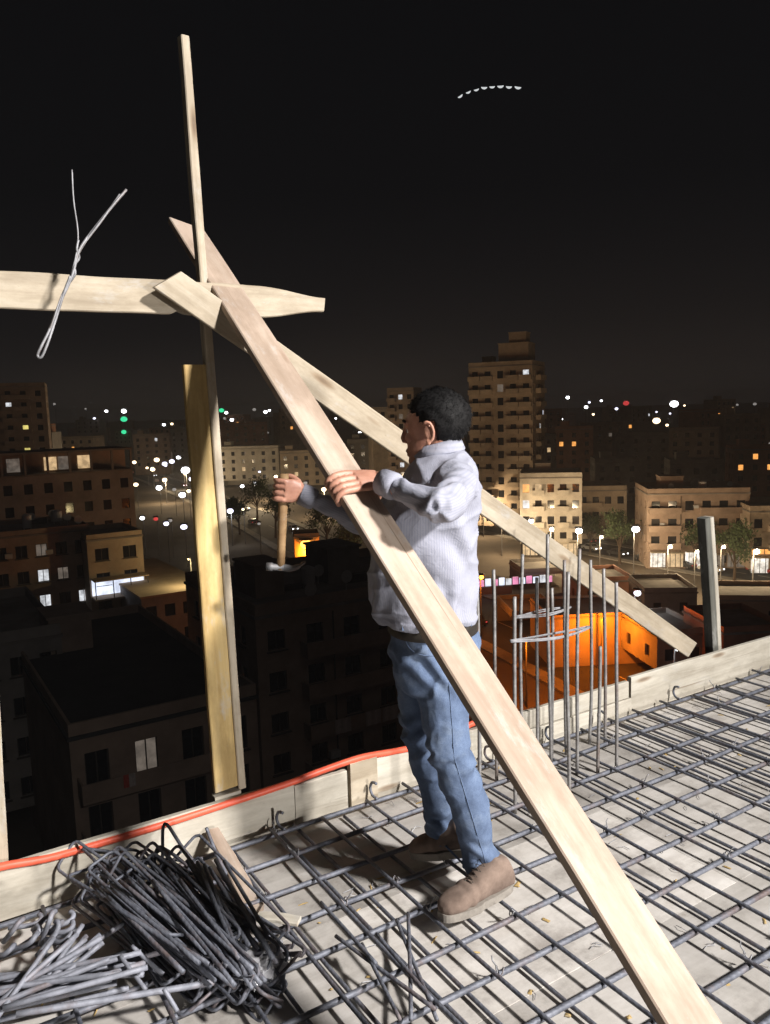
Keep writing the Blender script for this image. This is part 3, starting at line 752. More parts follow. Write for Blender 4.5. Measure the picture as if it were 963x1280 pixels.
lamp_post(437, 607, 'bulb_white', 'white street lamp left of the gripping hand', light=2500, lcol=WM, size=.010)
lamp_post(288, 639, 'bulb_cold', 'bluish white lamp beside the upright post, over the boulevard', light=400, lcol=WH, size=.008)
lamp_post(232, 588, 'bulb_white', 'brightest white lamp of the traffic lights left of the upright post', light=5000, lcol=WM, size=.011)
root = lamp_post(755, 775, 'bulb_orange', 'orange sodium lamp before the low plain building', light=3600, lcol=OR, size=.0001, D=(OR1 - CAM).dot(f0))
lamp_post(602, 722, 'bulb_orange', 'orange sodium lamp behind the waist', light=1500, lcol=OR, size=.006)
lamp_post(660, 800, 'bulb_orange', 'orange sodium lamp on the boulevard behind the starter bars', light=2400, lcol=OR, size=.0008, h=7)
lamp_post(470, 690, 'bulb_orange', 'orange sodium lamp hidden behind the shirt front', light=700, lcol=OR, size=.002, h=7)
for (px, py, mt, sz, en, lb) in ((628, 646, 'bulb_warm', .006, 2600, 'warm lamp by the shirt back, at the near end of the side street'), (664, 652, 'bulb_white', .007, 2200, 'white lamp left of the tall street tree'), (724, 664, 'bulb_white', .009, 2600, 'white lamp right of the tall street tree'),
        (752, 672, 'bulb_warm', .005, 1600, 'warm lamp before the shaded mid-rise block'), (838, 684, 'bulb_warm', .006, 1800, 'warm lamp before the lit shopfronts left of the short post'), (872, 690, 'bulb_white', .004, 1500, 'small white lamp just left of the short post'), (946, 690, 'bulb_warm', .008, 2200, 'warm lamp before the orange shop lights at the right edge'),
        (262, 604, 'bulb_warm', .006, 5000, 'warm lamp touching the right side of the upright post'), (345, 596, 'bulb_warm', .005, 5000, 'warm lamp above the raised far hand'), (405, 612, 'bulb_warm', .006, 3500, 'warm lamp between the raised hand and the leaning board'), (206, 600, 'bulb_warm', .006, 5000, 'warm lamp on the bright street left of the upright post')):
    lamp_post(px, py, mt, lb, size=sz, light=en, lcol=WM)
# lamps of the traffic quarter on the left
for i, (px, py, mt, s) in enumerate(((215, 577, 'bulb_cold', .008), (206, 580, 'bulb_cold', .008), (223, 572, 'bulb_white', .006), (196, 575, 'bulb_warm', .008), (191, 587, 'bulb_warm', .007), (184, 585, 'bulb_warm', .004),
                         (168, 578, 'bulb_warm', .006), (240, 599, 'bulb_cold', .009), (170, 606, 'bulb_warm', .007), (199, 610, 'bulb_white', .009), (218, 612, 'bulb_faint', .006), (228, 619, 'bulb_white', .010), (236, 614, 'bulb_warm', .006),
                         (178, 648, 'bulb_white', .007), (208, 655, 'bulb_cold', .008), (213, 651, 'bulb_faint', .006), (230, 659, 'bulb_cold', .010), (303, 608, 'bulb_white', .006), (324, 655, 'bulb_faint', .005), (304, 637, 'bulb_warm', .004), (382, 604, 'bulb_faint', .006))):
    lamp_post(px, py, mt, 'white lamp among the cluster of traffic lights around the upright post', size=s * .85, group='lamps of the traffic quarter')
lamp_post(195, 649, 'bulb_red', 'red glowing light low among the traffic lamps left of the upright post', size=.006)
# far lights on the skyline: masts and rooftop lamps
for (px, py, mt, s, lb) in ((155, 514, 'bulb_white', .007, 'white top light of the green-lit minaret'), (155, 524, 'bulb_green', .009, 'upper green light of the minaret left of the upright post'), (155, 540, 'bulb_green', .007, 'lower green light of the minaret left of the upright post'),
                            (277, 513, 'bulb_green', .007, 'green light just right of the upright post'), (843, 505, 'bulb_white', .011, 'largest white light on the right skyline'),
                            (783, 504, 'bulb_red', .008, 'red light on the right skyline'), (676, 517, 'bulb_white', .004, 'faint white light beside the tower wall'), (38, 556, 'bulb_warm', .010, 'yellow light above the unfinished storey'),
                            (821, 526, 'bulb_warm', .010, 'wide warm light below the right skyline')):
    lamp_post(px, py, mt, lb, size=s * .95, D=620, name='mast_light', cat='light')
r3 = random.Random(5)
far = [(68, 505), (107, 511), (133, 514), (190, 544), (197, 545), (87, 548), (65, 540), (283, 516), (281, 523), (290, 525), (332, 515), (337, 513), (318, 512), (710, 497), (737, 503), (733, 509), (742, 518), (702, 524), (752, 501), (771, 511),
       (779, 528), (789, 528), (821, 515), (813, 509), (838, 517), (866, 521), (893, 507), (922, 506), (944, 505), (856, 507), (897, 534), (925, 553), (925, 594), (755, 583), (688, 560), (957, 512), (930, 520), (205, 531), (215, 530), (212, 540), (118, 523), (98, 530), (350, 520), (420, 523), (460, 518)]
for (px, py) in far:
    lamp_post(px, py, r3.choice(('bulb_white', 'bulb_white', 'bulb_warm', 'bulb_cold', 'bulb_faint')), 'small far light scattered along the skyline of the dark city', size=r3.uniform(.0026, .005), D=r3.uniform(520, 800), group='far lights along the skyline', name='mast_light', cat='light')
r7 = random.Random(31); made = 0
while made < 70:
    px = r7.choice((r7.uniform(160, 480), r7.uniform(690, 965), r7.uniform(0, 965))); dy = r7.uniform(22, 75) if px < 480 else r7.uniform(20, 60)
    py = horizon(px) + dy
    if 570 < px < 690: continue
    lamp_post(px, py, r7.choice(('bulb_white', 'bulb_warm', 'bulb_warm', 'bulb_cold', 'bulb_faint')), 'small street lamp dotted among the dark blocks of the far city', size=r7.uniform(.0022, .0045), group='small street lamps of the far city'); made += 1
# ---- arc of glowing marks, added for the lens ghosts of a lamp
sm = MB()
for i in range(7):
    pass
q = [(-1 + 2 * i / 8, .32 * ((-1 + 2 * i / 8) ** 2)) for i in range(9)]
sm.tube([(x, 0, z) for x, z in q], [.12, .24, .32, .37, .38, .37, .32, .24, .12], 8)
sme = sm.mesh('lens_ghost', True); sme.materials.append(MATS['lens_ghost'])
ordn = ['first', 'second', 'third', 'fourth', 'fifth', 'sixth', 'seventh', 'eighth']
for i, (px, py, an, s) in enumerate(((576, 120.5, 32, .9), (586, 115.5, 22, .85), (596, 112.5, 14, .85), (605.5, 110, -2, 1), (615.5, 109, 2, .9), (626, 108.4, 2, 1.05), (636.5, 109.2, -4, 1), (647.5, 109.8, -10, 1.1))):
    o = link('lens_ghost', sme); o.location = dep(px, py, 400); o.scale = (1.45 * s, 1.45 * s, 1.45 * s); o.rotation_euler = (0, -R(an) , 0)
    tag(o, f'small white lens ghost of a lamp against the night sky, {ordn[i]} from the left in the arc', 'light', 'arc of lens ghosts in the sky')

# ---- cars
def make_car(mt):
    root = empty('parked_car')
    prof = [(-2.1, .35), (-2.15, .75), (-1.9, .92), (-1.35, .98), (-.75, 1.42), (.55, 1.45), (1.2, .98), (1.95, .88), (2.15, .65), (2.1, .35)]
    b = MB()
    def sec(y, k): return [Vector((x, y * (1 - .16 * max(0, (z - .95)) / .5), z)) for x, z in prof]
    b.rings([sec(-.85, 1), sec(-.8, 1), sec(.8, 1), sec(.85, 1)]); b.build('body', mt, root)
    for (x0, x1, sgn) in ((-.7, .5, 1), (-.7, .5, -1)):
        b = MB(); yy = sgn * .80
        b.add([(-1.15, sgn * .862, 1.0), (.98, sgn * .862, 1.0), (.5, sgn * .745, 1.38), (-.68, sgn * .745, 1.38), (-1.15, sgn * .84, 1.0), (.98, sgn * .84, 1.0), (.5, sgn * .72, 1.38), (-.68, sgn * .72, 1.38)], [(0, 1, 2, 3), (4, 7, 6, 5), (0, 4, 5, 1), (1, 5, 6, 2), (2, 6, 7, 3), (3, 7, 4, 0)])
        b.build('side_window', 'window_glass', root)
    b = MB(); b.add([(1.14, -.7, 1.03), (1.14, .7, 1.03), (.62, .62, 1.42), (.62, -.62, 1.42), (1.1, -.7, 1.0), (1.1, .7, 1.0), (.58, .62, 1.4), (.58, -.62, 1.4)], [(0, 1, 2, 3), (4, 7, 6, 5), (0, 4, 5, 1), (1, 5, 6, 2), (2, 6, 7, 3), (3, 7, 4, 0)]); b.build('windscreen', 'window_glass', root)
    for x in (-1.3, 1.3):
        for y in (-.82, .82):
            b = MB(); b.tube([(x, y - .1, .32), (x, y + .1, .32)], .32, 14); wl = b.build('wheel', 'rubber', root)
            b = MB(); b.tube([(x, y - .115, .32), (x, y + .115, .32)], .19, 10); b.build('rim', 'tool_steel', wl)
    for y in (-.6, .6):
        b = MB(); b.ell((2.12, y, .68), (.08, .2, .1), nu=10, nv=6); b.build('headlight', 'bulb_white', root)
        b = MB(); b.ell((-2.12, y, .72), (.06, .18, .09), nu=10, nv=6); b.build('tail_light', 'bulb_red', root)
    return root
def copy_tree(o, parent=None):
    c = o.copy(); COL.objects.link(c); c.parent = parent
    for ch in list(o.children): copy_tree(ch, c)
    return c
protos = {k: make_car(k) for k in ('car_paint_white', 'car_paint_dark', 'car_paint_red')}
usedp = set()
def put_car(kind, P, ang, label, group):
    o = protos[kind] if kind not in usedp else copy_tree(protos[kind]); usedp.add(kind)
    o.location = P; o.rotation_euler = (0, 0, ang); tag(o, label, 'car', group); return o
r4 = random.Random(3)
def along(pts, px):
    i = min(range(1, len(pts) - 1), key=lambda k: abs(proj(pts[k])[0] - px)); d = pts[i + 1] - pts[i - 1]
    j = i + (1 if (proj(pts[i])[0] - px) * (proj(pts[i + 1])[0] - px) < 0 else -1); 
    xa, xb = proj(pts[i])[0], proj(pts[j])[0]; t = max(-.2, min(1.2, (px - xa) / (xb - xa + 1e-6)))
    return pts[i].lerp(pts[j], t), d.normalized()
cname = {'car_paint_white': 'white', 'car_paint_dark': 'dark', 'car_paint_red': 'red'}
for px, kind, off in ((655, 'car_paint_white', 2.6), (690, 'car_paint_dark', 2.9), (722, 'car_paint_dark', -2.7), (752, 'car_paint_white', 2.8), (786, 'car_paint_dark', 3.0), (818, 'car_paint_dark', 2.6), (868, 'car_paint_dark', 2.9), (900, 'car_paint_white', 2.7), (940, 'car_paint_red', -2.6)):
    P, d = along(street, px); nn = Vector((-d.y, d.x, 0)); s_ = 1 if off > 0 else -1
    put_car(kind, P + nn * off + Vector((0, 0, .02)), math.atan2(d.y, d.x) + (0 if r4.random() < .5 else math.pi), f'{cname[kind]} car standing on the lamp-lit side street below the right-hand blocks', f'{cname[kind]} cars on the side street')
for px, kind, off in ((172, 'car_paint_white', 3), (186, 'car_paint_dark', -3), (204, 'car_paint_white', 3), (222, 'car_paint_red', -3), (276, 'car_paint_dark', 3), (296, 'car_paint_white', -3), (330, 'car_paint_dark', 3), (352, 'car_paint_white', -3.2), (410, 'car_paint_dark', 3), (620, 'car_paint_dark', 3.4), (718, 'car_paint_white', -3)):
    P, d = along(boul, px); nn = Vector((-d.y, d.x, 0))
    put_car(kind, P + nn * off + Vector((0, 0, .012)), math.atan2(d.y, d.x) + (math.pi if off < 0 else 0), f'{cname[kind]} car driving along the dark boulevard in the valley of houses', f'{cname[kind]} cars on the boulevard')

# ---- trees
def make_tree(seed):
    r = random.Random(seed); root = empty('street_tree')
    b = MB(); b.tube([(0, 0, -.1), (.05, .05, 1.5), (-.05, .1, 3.2)], [.22, .17, .12], 8)
    cl = []
    for i in range(9):
        a = r.uniform(0, 6.28); l = r.uniform(1.0, 2.2); e_ = Vector((math.cos(a) * l, math.sin(a) * l, r.uniform(3.4, 5.6))); cl.append(e_)
        b.tube([(0, 0, r.uniform(1.8, 3.0)), (e_.x * .45, e_.y * .45, e_.z * .78), e_], [.08, .05, .02], 5)
    b.build('trunk', 'bark', root)
    c = MB(); cl += [Vector((r.uniform(-1.3, 1.3), r.uniform(-1.3, 1.3), r.uniform(4, 6.3))) for _ in range(8)]
    for e_ in cl:
        for k in range(120):
            p = e_ + Vector((r.gauss(0, .5), r.gauss(0, .5), r.gauss(0, .42))); u = Vector((r.uniform(-1, 1), r.uniform(-1, 1), r.uniform(-1, 1))).normalized(); v = u.orthogonal().normalized(); s = r.uniform(.08, .17)
            c.quad(p - u * s - v * s * .5, p + u * s - v * s * .5, p + u * s + v * s * .5, p - u * s + v * s * .5)
    c.build('crown', 'leaf', root)
    return root
t1 = make_tree(1); t2 = make_tree(2); tu = set()
def put_tree(proto, P, s, label, group=None):
    o = proto if proto not in tu else copy_tree(proto); tu.add(proto)
    o.location = P; o.scale = (s, s, s * 1.1); o.rotation_euler = (0, 0, rng.uniform(0, 6)); tag(o, label, 'tree', group)
for px, py, p, s, w_ in ((689, 684, t1, 1.5, 'tall dark street tree in front of the pale shop block'), (775, 705, t2, 1.3, 'dark street tree just left of the bright white street lamp'), (868, 712, t1, 1.2, 'dark street tree half hidden by the short post'), (738, 690, t2, 1.0, 'small dark street tree before the shaded mid-rise block'), (918, 728, t2, 1.3, 'dark street tree right of the short post, nearest the right edge'), (630, 668, t1, 1.1, 'dark street tree at the foot of the tall tower')):
    put_tree(p, gnd(px, py, ZG), s, w_, 'trees of the side street')
for px, py, p, s, w_ in ((345, 672, t1, 1.6, 'dark tree right behind the hammer handle'), (322, 650, t2, 1.6, 'dark tree beyond the boulevard, between hammer and upright post'), (258, 640, t1, 1.5, 'dark tree half hidden by the upright post'), (410, 690, t2, 1.6, 'dark tree right of the orange lamp, left of the leaning board'), (300, 668, t1, 1.3, 'low dark tree just right of the upright post'), (440, 722, t1, 1.4, 'dark tree behind the far sleeve')):
    put_tree(p, gnd(px, py, ZG), s, w_, 'trees of the boulevard')
l = bpy.data.lights.new('roof_light', 'POINT'); l.energy = 700; l.color = (1, .75, .35); l.shadow_soft_size = .2
rl = lamp_post(236, 700, 'bulb_warm', 'warm lamp over the yellowish flat roof left of the upright post', h=3.0, base=ROOF_LAMP.z + .22, size=.0015, light=500, lcol=(1, .78, .38))

# ---- night haze over the city
hzb = MB(); hzb.bx(-1300, 1300, -60, 1750, ZG - 1.2, 19.5)
hm_ = bpy.data.materials.new('haze'); hm_.use_nodes = True; hm_.node_tree.nodes.clear()
ho_ = hm_.node_tree.nodes.new('ShaderNodeOutputMaterial'); pv = hm_.node_tree.nodes.new('ShaderNodeVolumePrincipled')
pv.inputs['Color'].default_value = (.86, .89, .95, 1); pv.inputs['Density'].default_value = 0.00045; pv.inputs['Anisotropy'].default_value = 0.0
hm_.node_tree.links.new(pv.outputs[0], ho_.inputs['Volume']); MATS['haze'] = hm_
tag(hzb.build('haze', 'haze'), kind='stuff')
cy.volume_bounces = 0

# ================================================================== ROOF DECK OBJECTS
UPZ = Vector((0, 0, 1))
# ---- edge formwork: boards on edge along t = 0
ef = empty('edge_formwork', ST(0, 0)); tag(ef, 'low timber edge boards running along the open side of the deck', 'formwork')
def eboard(s0, s1, z0, z1, t, material, seed, tw=0.0, th=.026):
    me = plank_mesh('board', s1 - s0, z1 - z0, th, seed=seed, bow=rng.uniform(-.006, .006), twist=tw, nseg=20)
    o = link('board', me, material, ef); o.matrix_basis = Matrix.Translation(-ef.location) @ frame(ST(s0, t, (z0 + z1) / 2), E1, E2)
    return o
sA = st_of(gnd(372, 1034))[0]; sB = st_of(gnd(440, 1012))[0]; sC = st_of(gnd(474, 1000))[0]
eboard(-2.9, sA - .004, .002, .188, -.014, 'grey_board', 1)
eboard(sA, sB - .01, .002, .165, -.016, 'grey_board', 2)
eboard(sB, sC - .006, .004, .195, -.004, 'pale_pine', 3)
eboard(sC, sC + .62, .002, .18, -.016, 'grey_board', 4)
sD = st_of(gnd(790, 895))[0]
eboard(sC + .624, sD, .002, .095, -.014, 'grey_board', 5); eboard(sC + .624, sD - .02, .099, .19, -.016, 'grey_board', 9)
eboard(sD + .004, 4.6, .002, .205, -.02, 'grey_board', 6, tw=.02)
for s_ in (-2.2, -1.35, -.2, .75, 1.6, 2.5, 3.4):          # cleats outside
    b = MB(); b.box(ST(s_, -.058, .02), (.03, .026, .12), (E1, E2, UPZ)); o = b.build('cleat', 'dark_board', ef)
    o.matrix_basis = Matrix.Translation(-ef.location) @ o.matrix_basis
# wooden stake leaning inside on the board
P0 = gnd(318, 1138, .015); P1 = hit(266, 1040, ST(0, .02), E2)
plank('timber_stake', P0, P1, lambda u: (-.034 * (1 - .35 * u), .034 * (1 - .35 * u)), .03, E2 + UPZ * .5, 'pink_pine', 'short pale wooden stake leaning on the edge board behind the stirrup heap', 'stake', nseg=10)

# ---- red hose along the edge
hp = []
for px, py in ((-60, 1104), (0, 1084), (60, 1073), (130, 1053), (200, 1032), (262, 1012), (320, 993), (370, 976), (410, 961), (452, 947), (490, 940), (530, 931), (575, 912), (600, 900)):
    hp.append(hit(px, py, ST(0, -.006), E2))
b = MB(); b.tube(spline(hp, 6), (.0135), 10)
tag(b.build('hose', 'hose', smooth=True), 'orange red hose lying along the top of the edge boards', 'hose')

# ---- reinforcement mat
mat_root = empty('reinforcement_mat', ST(0, 0)); tag(mat_root, 'grid of tied dark steel bars laid over the whole deck', 'reinforcement')
Minv = Matrix.Translation(-mat_root.location)
def bar_mesh(L, rad, seed, material, wob=.006, n_=20):
    b = MB(); b.tube([(L * i / n_, wob * noise.noise((L * i / n_ * 1.3 + seed * 9.1, 1, 2)), wob * .6 * noise.noise((L * i / n_ * 1.5 + seed * 7.3, 4, 2))) for i in range(n_ + 1)], rad, 8)
    me = b.mesh('bar', True); me.materials.append(MATS[material]); return me
S0, S1, T0, T1 = -2.3, 4.3, .03, 3.2
d1 = [bar_mesh(S1 - S0, .0088, i, 'rebar_steel', .012, 40) for i in range(4)]
d2 = [bar_mesh(T1 - T0, .0065, i + 5, 'rebar_steel', .010, 24) for i in range(4)]
zl, zm, zt_ = .016, .031, .046
t = .055; k = 0
while t < T1 - .1:
    o = link('bar', d1[k % 4], None, mat_root); o.matrix_basis = Minv @ frame(ST(S0 + rng.uniform(-.1, .1), t + rng.uniform(-.008, .008), zm), E1 + E2 * rng.uniform(-.004, .004), UPZ)
    t += .178; k += 1
s_ = S0 + .08; k = 0
while s_ < S1:
    for (ds, z, p) in ((0, zt_, 1.0), (.035, zl, .35), (.11, zl, .35)):
        if rng.random() > p: continue
        o = link('bar', d2[rng.randrange(4)], None, mat_root)
        o.matrix_basis = Minv @ frame(ST(s_ + ds + rng.uniform(-.008, .008), T0 + rng.uniform(-.02, .05), z), E2 + E1 * rng.uniform(-.006, .006), UPZ)
    s_ += .205
# end hooks at the edge and tie wires on crossings
hk = MB(); hk.tube(spline([(0, 0, 0), (0, -.03, .004), (0, -.045, .03), (0, -.03, .06), (0, .0, .064)], 4), .006, 7); hkm = hk.mesh('hook', True); hkm.materials.append(MATS['rebar_steel'])
for i in range(6):
    o = link('hook', hkm, None, mat_root); s_ = -.5 + i * .43 + rng.uniform(-.15, .15)
    o.matrix_basis = Minv @ frame(ST(s_, .07, zt_), E1 + E2 * rng.uniform(-.3, .3), UPZ + E1 * rng.uniform(-1.6, 1.6)) @ Matrix.Rotation(math.pi, 4, 'Z')
kn = MB(); kn.tube([(.011 * math.cos(a), .011 * math.sin(a), .012 * math.sin(2 * a)) for a in [i * 6.283 / 10 for i in range(10)]], .0022, 5, closed=True)
kn.tube([(.01, 0, .004), (.022, .008, .02), (.03, .004, .03)], .002, 5); knm = kn.mesh('tie_wire', True); knm.materials.append(MATS['tie_wire'])
for i in range(70):
    kt = rng.randrange(0, 10); ks = rng.randrange(6, 26)
    o = link('tie_wire', knm, None, mat_root); o.matrix_basis = Minv @ frame(ST(S0 + .08 + .205 * ks + .01, .055 + .178 * kt, zm + .012), (math.cos(i), math.sin(i), 0), UPZ)

# ---- column starter bars
cg = empty('column_cage', ST(.62, .3)); tag(cg, 'cluster of upright steel starter bars with wire hoops, right of the legs', 'starter bars')
Ci = Matrix.Translation(-cg.location)
sb = [(597, 716, .40), (617, 712, .16), (652, 693, .12), (643, 746, .42), (671, 722, .14), (685, 668, .20), (690, 735, .12), (706, 700, .14), (711, 715, .44), (724, 686, .32), (739, 700, .12), (756, 711, .18), (771, 728, .40), (750, 808, .36)]
tops = []
for i, (px, py, tt) in enumerate(sb):
    P = hit(px, py, ST(0, tt), E2); base = Vector((P.x, P.y, .0)); base += E1 * rng.uniform(-.012, .012)
    o = link('bar', bar_mesh((P - base).length, .0076, i + 40, 'rebar_starter', .014, 16), None, cg)
    o.matrix_basis = Ci @ frame(base, P - base, E2); tops.append((base, P))
def hoop(name, pxs, tts, rad, rep, jit):
    b = MB()
    for q in range(rep):
        pts = [hit(px + rng.uniform(-jit, jit), py + rng.uniform(-jit, jit), ST(0, tt), E2) for (px, py), tt in zip(pxs, tts)]
        pts = pts + [pts[0]]
        b.tube(spline(pts, 5), rad, 6)
    o = b.build(name, 'tie_wire', cg, smooth=True); o.matrix_basis = Ci
    return o
hoop('wire_hoop', [(640, 801), (700, 797), (738, 784), (700, 791)], [.43, .43, .40, .37], .0032, 4, 1.8)
hoop('wire_hoop', [(646, 771), (685, 768), (715, 760), (680, 763)], [.16, .14, .14, .11], .0028, 4, 1.8)
#hoop('wire_hoop', [(600, 925), (700, 900), (772, 872), (690, 893)], [.42, .44, .41, .13], .004, 1, 0)

# ---- upright post: long batten with a wide board nailed to its side
n_post = E2 * 1.0
Pp = ST(st_of(gnd(288, 1062))[0], -.06)
def post_pt(px, py, off=0.0): return hit(px, py, Pp + E2 * off, Vector((E2 + E1 * .0)))
A = post_pt(301, 984); B = post_pt(229, 46)
up = empty('upright_post', A); tag(up, 'tall upright batten with a wide yellow board nailed to it, standing at the deck edge', 'post')
Ui = Matrix.Translation(-up.location)
side = (E2 + E1 * .1).normalized()
o = plank('batten', A, B, lambda u: (-.0155, .0155), .036, side, 'pale_pine', parent=up, seed=3, bow=.006)
o.matrix_basis = Ui @ frame(A, B - A, side)
A2 = post_pt(283.5, 985, .004); B2 = post_pt(245.5, 456, .004)
o = plank('wide_board', A2, B2, .104, .024, side, 'yellow_pine', parent=up, seed=5, bow=.002)
o.matrix_basis = Ui @ frame(A2, B2 - A2, side)
A3 = post_pt(283, 991, .01); B3_ = post_pt(282, 985, .01)
b = MB(); b.box(A3 - Vector((0, 0, .004)), (.052, .02, .007), (E1, E2, UPZ)); o = b.build('foot_block', 'grey_board', up); o.matrix_basis = Ui
# post at the left edge of the picture
A = hit(-6, 1078, ST(0, -.06), E2); B = hit(-50, 300, ST(0, -.06), E2)
plank('edge_post', A, B, .075, .045, E2, 'pale_pine', 'pale post at the very left edge, only a sliver of its foot in view', 'post', seed=11)
# ---- horizontal rail
A = hit(-120, 357, ST(0, -.02), E2); B = hit(404, 381, ST(0, -.02), E2)
def rail_w(u):
    e_ = smoothstep(.80, 1.0, u); nl = .012 * math.exp(-((u - .585) / .012) ** 2)
    return (-.056 + nl + .03 * e_, .056 - .032 * e_)
plank('rail', A, B, rail_w, .026, E2, 'pale_pine', 'level pale plank crossing behind the upright post at the left', 'plank', seed=8, nseg=60, ends=(0, .15))
# ---- brace
A = hit(205, 351, ST(0, .03), E2) ; B = hit(864, 812, ST(0, -.075), E2)
A = A + E2 * .03
fv = (E2 * 1.0 - UPZ * .15)
plank('brace', A, B, .098, .024, fv, 'pale_pine', 'long diagonal brace from the upright post down past the head to the far edge', 'plank', seed=14, nseg=40, ends=(.5, .1), bow=.004)
# ---- short post at the far right
A = hit(897, 812, ST(0, -.12), E2); B = hit(885, 646, ST(0, -.12), E2); A = A - UPZ * .12
root = empty('short_post', A); tag(root, 'short weathered stub post beyond the edge boards at the right', 'post'); Si = Matrix.Translation(-A)
o = plank('batten', A, B, .034, .06, E2, 'grey_board', parent=root, seed=21); o.matrix_basis = Si @ frame(A, B - A, E2)
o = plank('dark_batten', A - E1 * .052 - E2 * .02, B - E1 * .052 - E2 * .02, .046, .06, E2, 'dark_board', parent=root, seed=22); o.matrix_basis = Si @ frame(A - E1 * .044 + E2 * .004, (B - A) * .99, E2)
# ---- the leaning board held by the man
BP0 = dep(233, 283, 3.06); BP1 = dep(862, 1280, 1.5); bd = (BP1 - BP0)
BEND = BP0 + bd * 1.235
bx_ = bd.normalized()
def board_frame(P):
    """side vector of the board: mostly level, its broad face turned to the camera and the floodlight"""
    return None
BN = Vector((.55, -.78, .30)); BN = (BN - bx_ * BN.dot(bx_)).normalized(); BS = BN.cross(bx_)
if BS.dot(cr) < 0: BS = -BS
LB = (BEND - BP0).length
plank('leaning_board', BP0, BEND, .118, .027, BN, 'pink_pine', 'long pale board leaning across the picture, gripped by the man', 'plank', seed=31, nseg=60, bow=.004, ends=(.6, 0))
# ---- twisted tie wire hanging over the rail
def wp(px, py, o=.10): return hit(px, py, ST(0, o), E2)
wr = empty('binding_wire', wp(50, 445)); tag(wr, 'twisted loop of pale binding wire hooked over the level plank', 'wire'); Wi = Matrix.Translation(-wr.location)
strands = [([(158, 237), (140, 258), (116, 288), (99, 313), (90, 345), (72, 385), (62, 412), (52, 432), (47, 444), (52, 446), (60, 428), (70, 398), (80, 366), (88, 345)], .0042),
           ([(90, 212), (92, 250), (97, 285), (97, 306), (93, 328), (86, 350), (76, 372), (66, 402), (58, 420)], .0024),
           ([(150, 243), (128, 274), (104, 306), (95, 325), (91, 340)], .0036),
           ([(98, 300), (96, 312), (99, 322), (93, 332), (94, 342), (88, 352)], .0036)]
for pts, rr in strands:
    b = MB(); b.tube(spline([wp(x, y, .10 + .006 * math.sin(i * 2.1)) for i, (x, y) in enumerate(pts)], 5), rr, 7)
    o = b.build('strand', 'tie_wire', wr, smooth=True); o.matrix_basis = Wi

# ---- heap of stirrups (closed hoops) and cut bars at the lower left
def stirrup_mesh(L, w_, rad, material, seed):
    r = random.Random(seed); b = MB(); c = .02; pts = []
    for (cx_, cy_, a0) in ((L / 2 - c, w_ / 2 - c, 0), (-L / 2 + c, w_ / 2 - c, 90), (-L / 2 + c, -w_ / 2 + c, 180), (L / 2 - c, -w_ / 2 + c, 270)):
        for k in range(4):
            a = R(a0 + 30 * k); pts.append(Vector((cx_ + c * math.cos(a), cy_ + c * math.sin(a), 0)))
    pts = [p + Vector((0, 0, .012 * i / len(pts))) for i, p in enumerate(pts)]
    pts = [Vector((L / 2 - .07, w_ / 2 - .05, 0))] + pts + [Vector((L / 2, w_ / 2 - .02, .014)), Vector((L / 2 - .06, w_ / 2 - .06, .016))]
    b.tube(pts, rad, 7); me = b.mesh('stirrup', True); me.materials.append(MATS[material]); return me
stm = [stirrup_mesh(.62, .12, .0052, 'rebar_steel', 1), stirrup_mesh(.56, .14, .0052, 'rebar_steel', 2), stirrup_mesh(.66, .10, .0052, 'rebar_steel', 3)]
r5 = random.Random(12)
for i in range(34):
    lay = i / 34
    px = 222 + r5.gauss(0, 34); py = 1158 - lay * 30 + r5.gauss(0, 12); z = .06 + .09 * lay
    P = gnd(px, py, z)
    # long axis runs from the edge towards the lower right of the picture
    Q = gnd(px + 96 + r5.gauss(0, 10), py + 74 + r5.gauss(0, 16), z); d = (Q - P).normalized(); d.z = -.10 + r5.gauss(0, .07)
    nn = UPZ + d.cross(UPZ) * r5.gauss(0.5, .7)
    o = link('stirrup', stm[i % 3]); o.matrix_basis = frame(P + d * .0, d, nn)
    tag(o, 'dark steel stirrup lying in the heap by the edge board', 'stirrup', 'dark stirrups of the heap')
for i in range(64):
    lay = i / 64; u = r5.random(); px = 112 + 165 * u + r5.gauss(0, 7); py = 1118 - 38 * u + r5.gauss(0, 7); z = .15 + .07 * lay
    P = gnd(px, py, z); dx = 128 - 66 * u + r5.gauss(0, 12); dy = 92 + 30 * u + r5.gauss(0, 10)
    Q = gnd(px + dx, py + dy, .09 + .07 * lay + r5.uniform(-.02, .02))
    o = link('cut_bar', bar_mesh((Q - P).length * r5.uniform(.8, 1.1), .0062, i + 90, 'rebar_steel', .004, 6)); o.matrix_basis = frame(P, Q - P, UPZ)
    tag(o, 'dark straight cut bar on top of the stirrup heap', 'steel bar', 'dark cut bars of the heap')
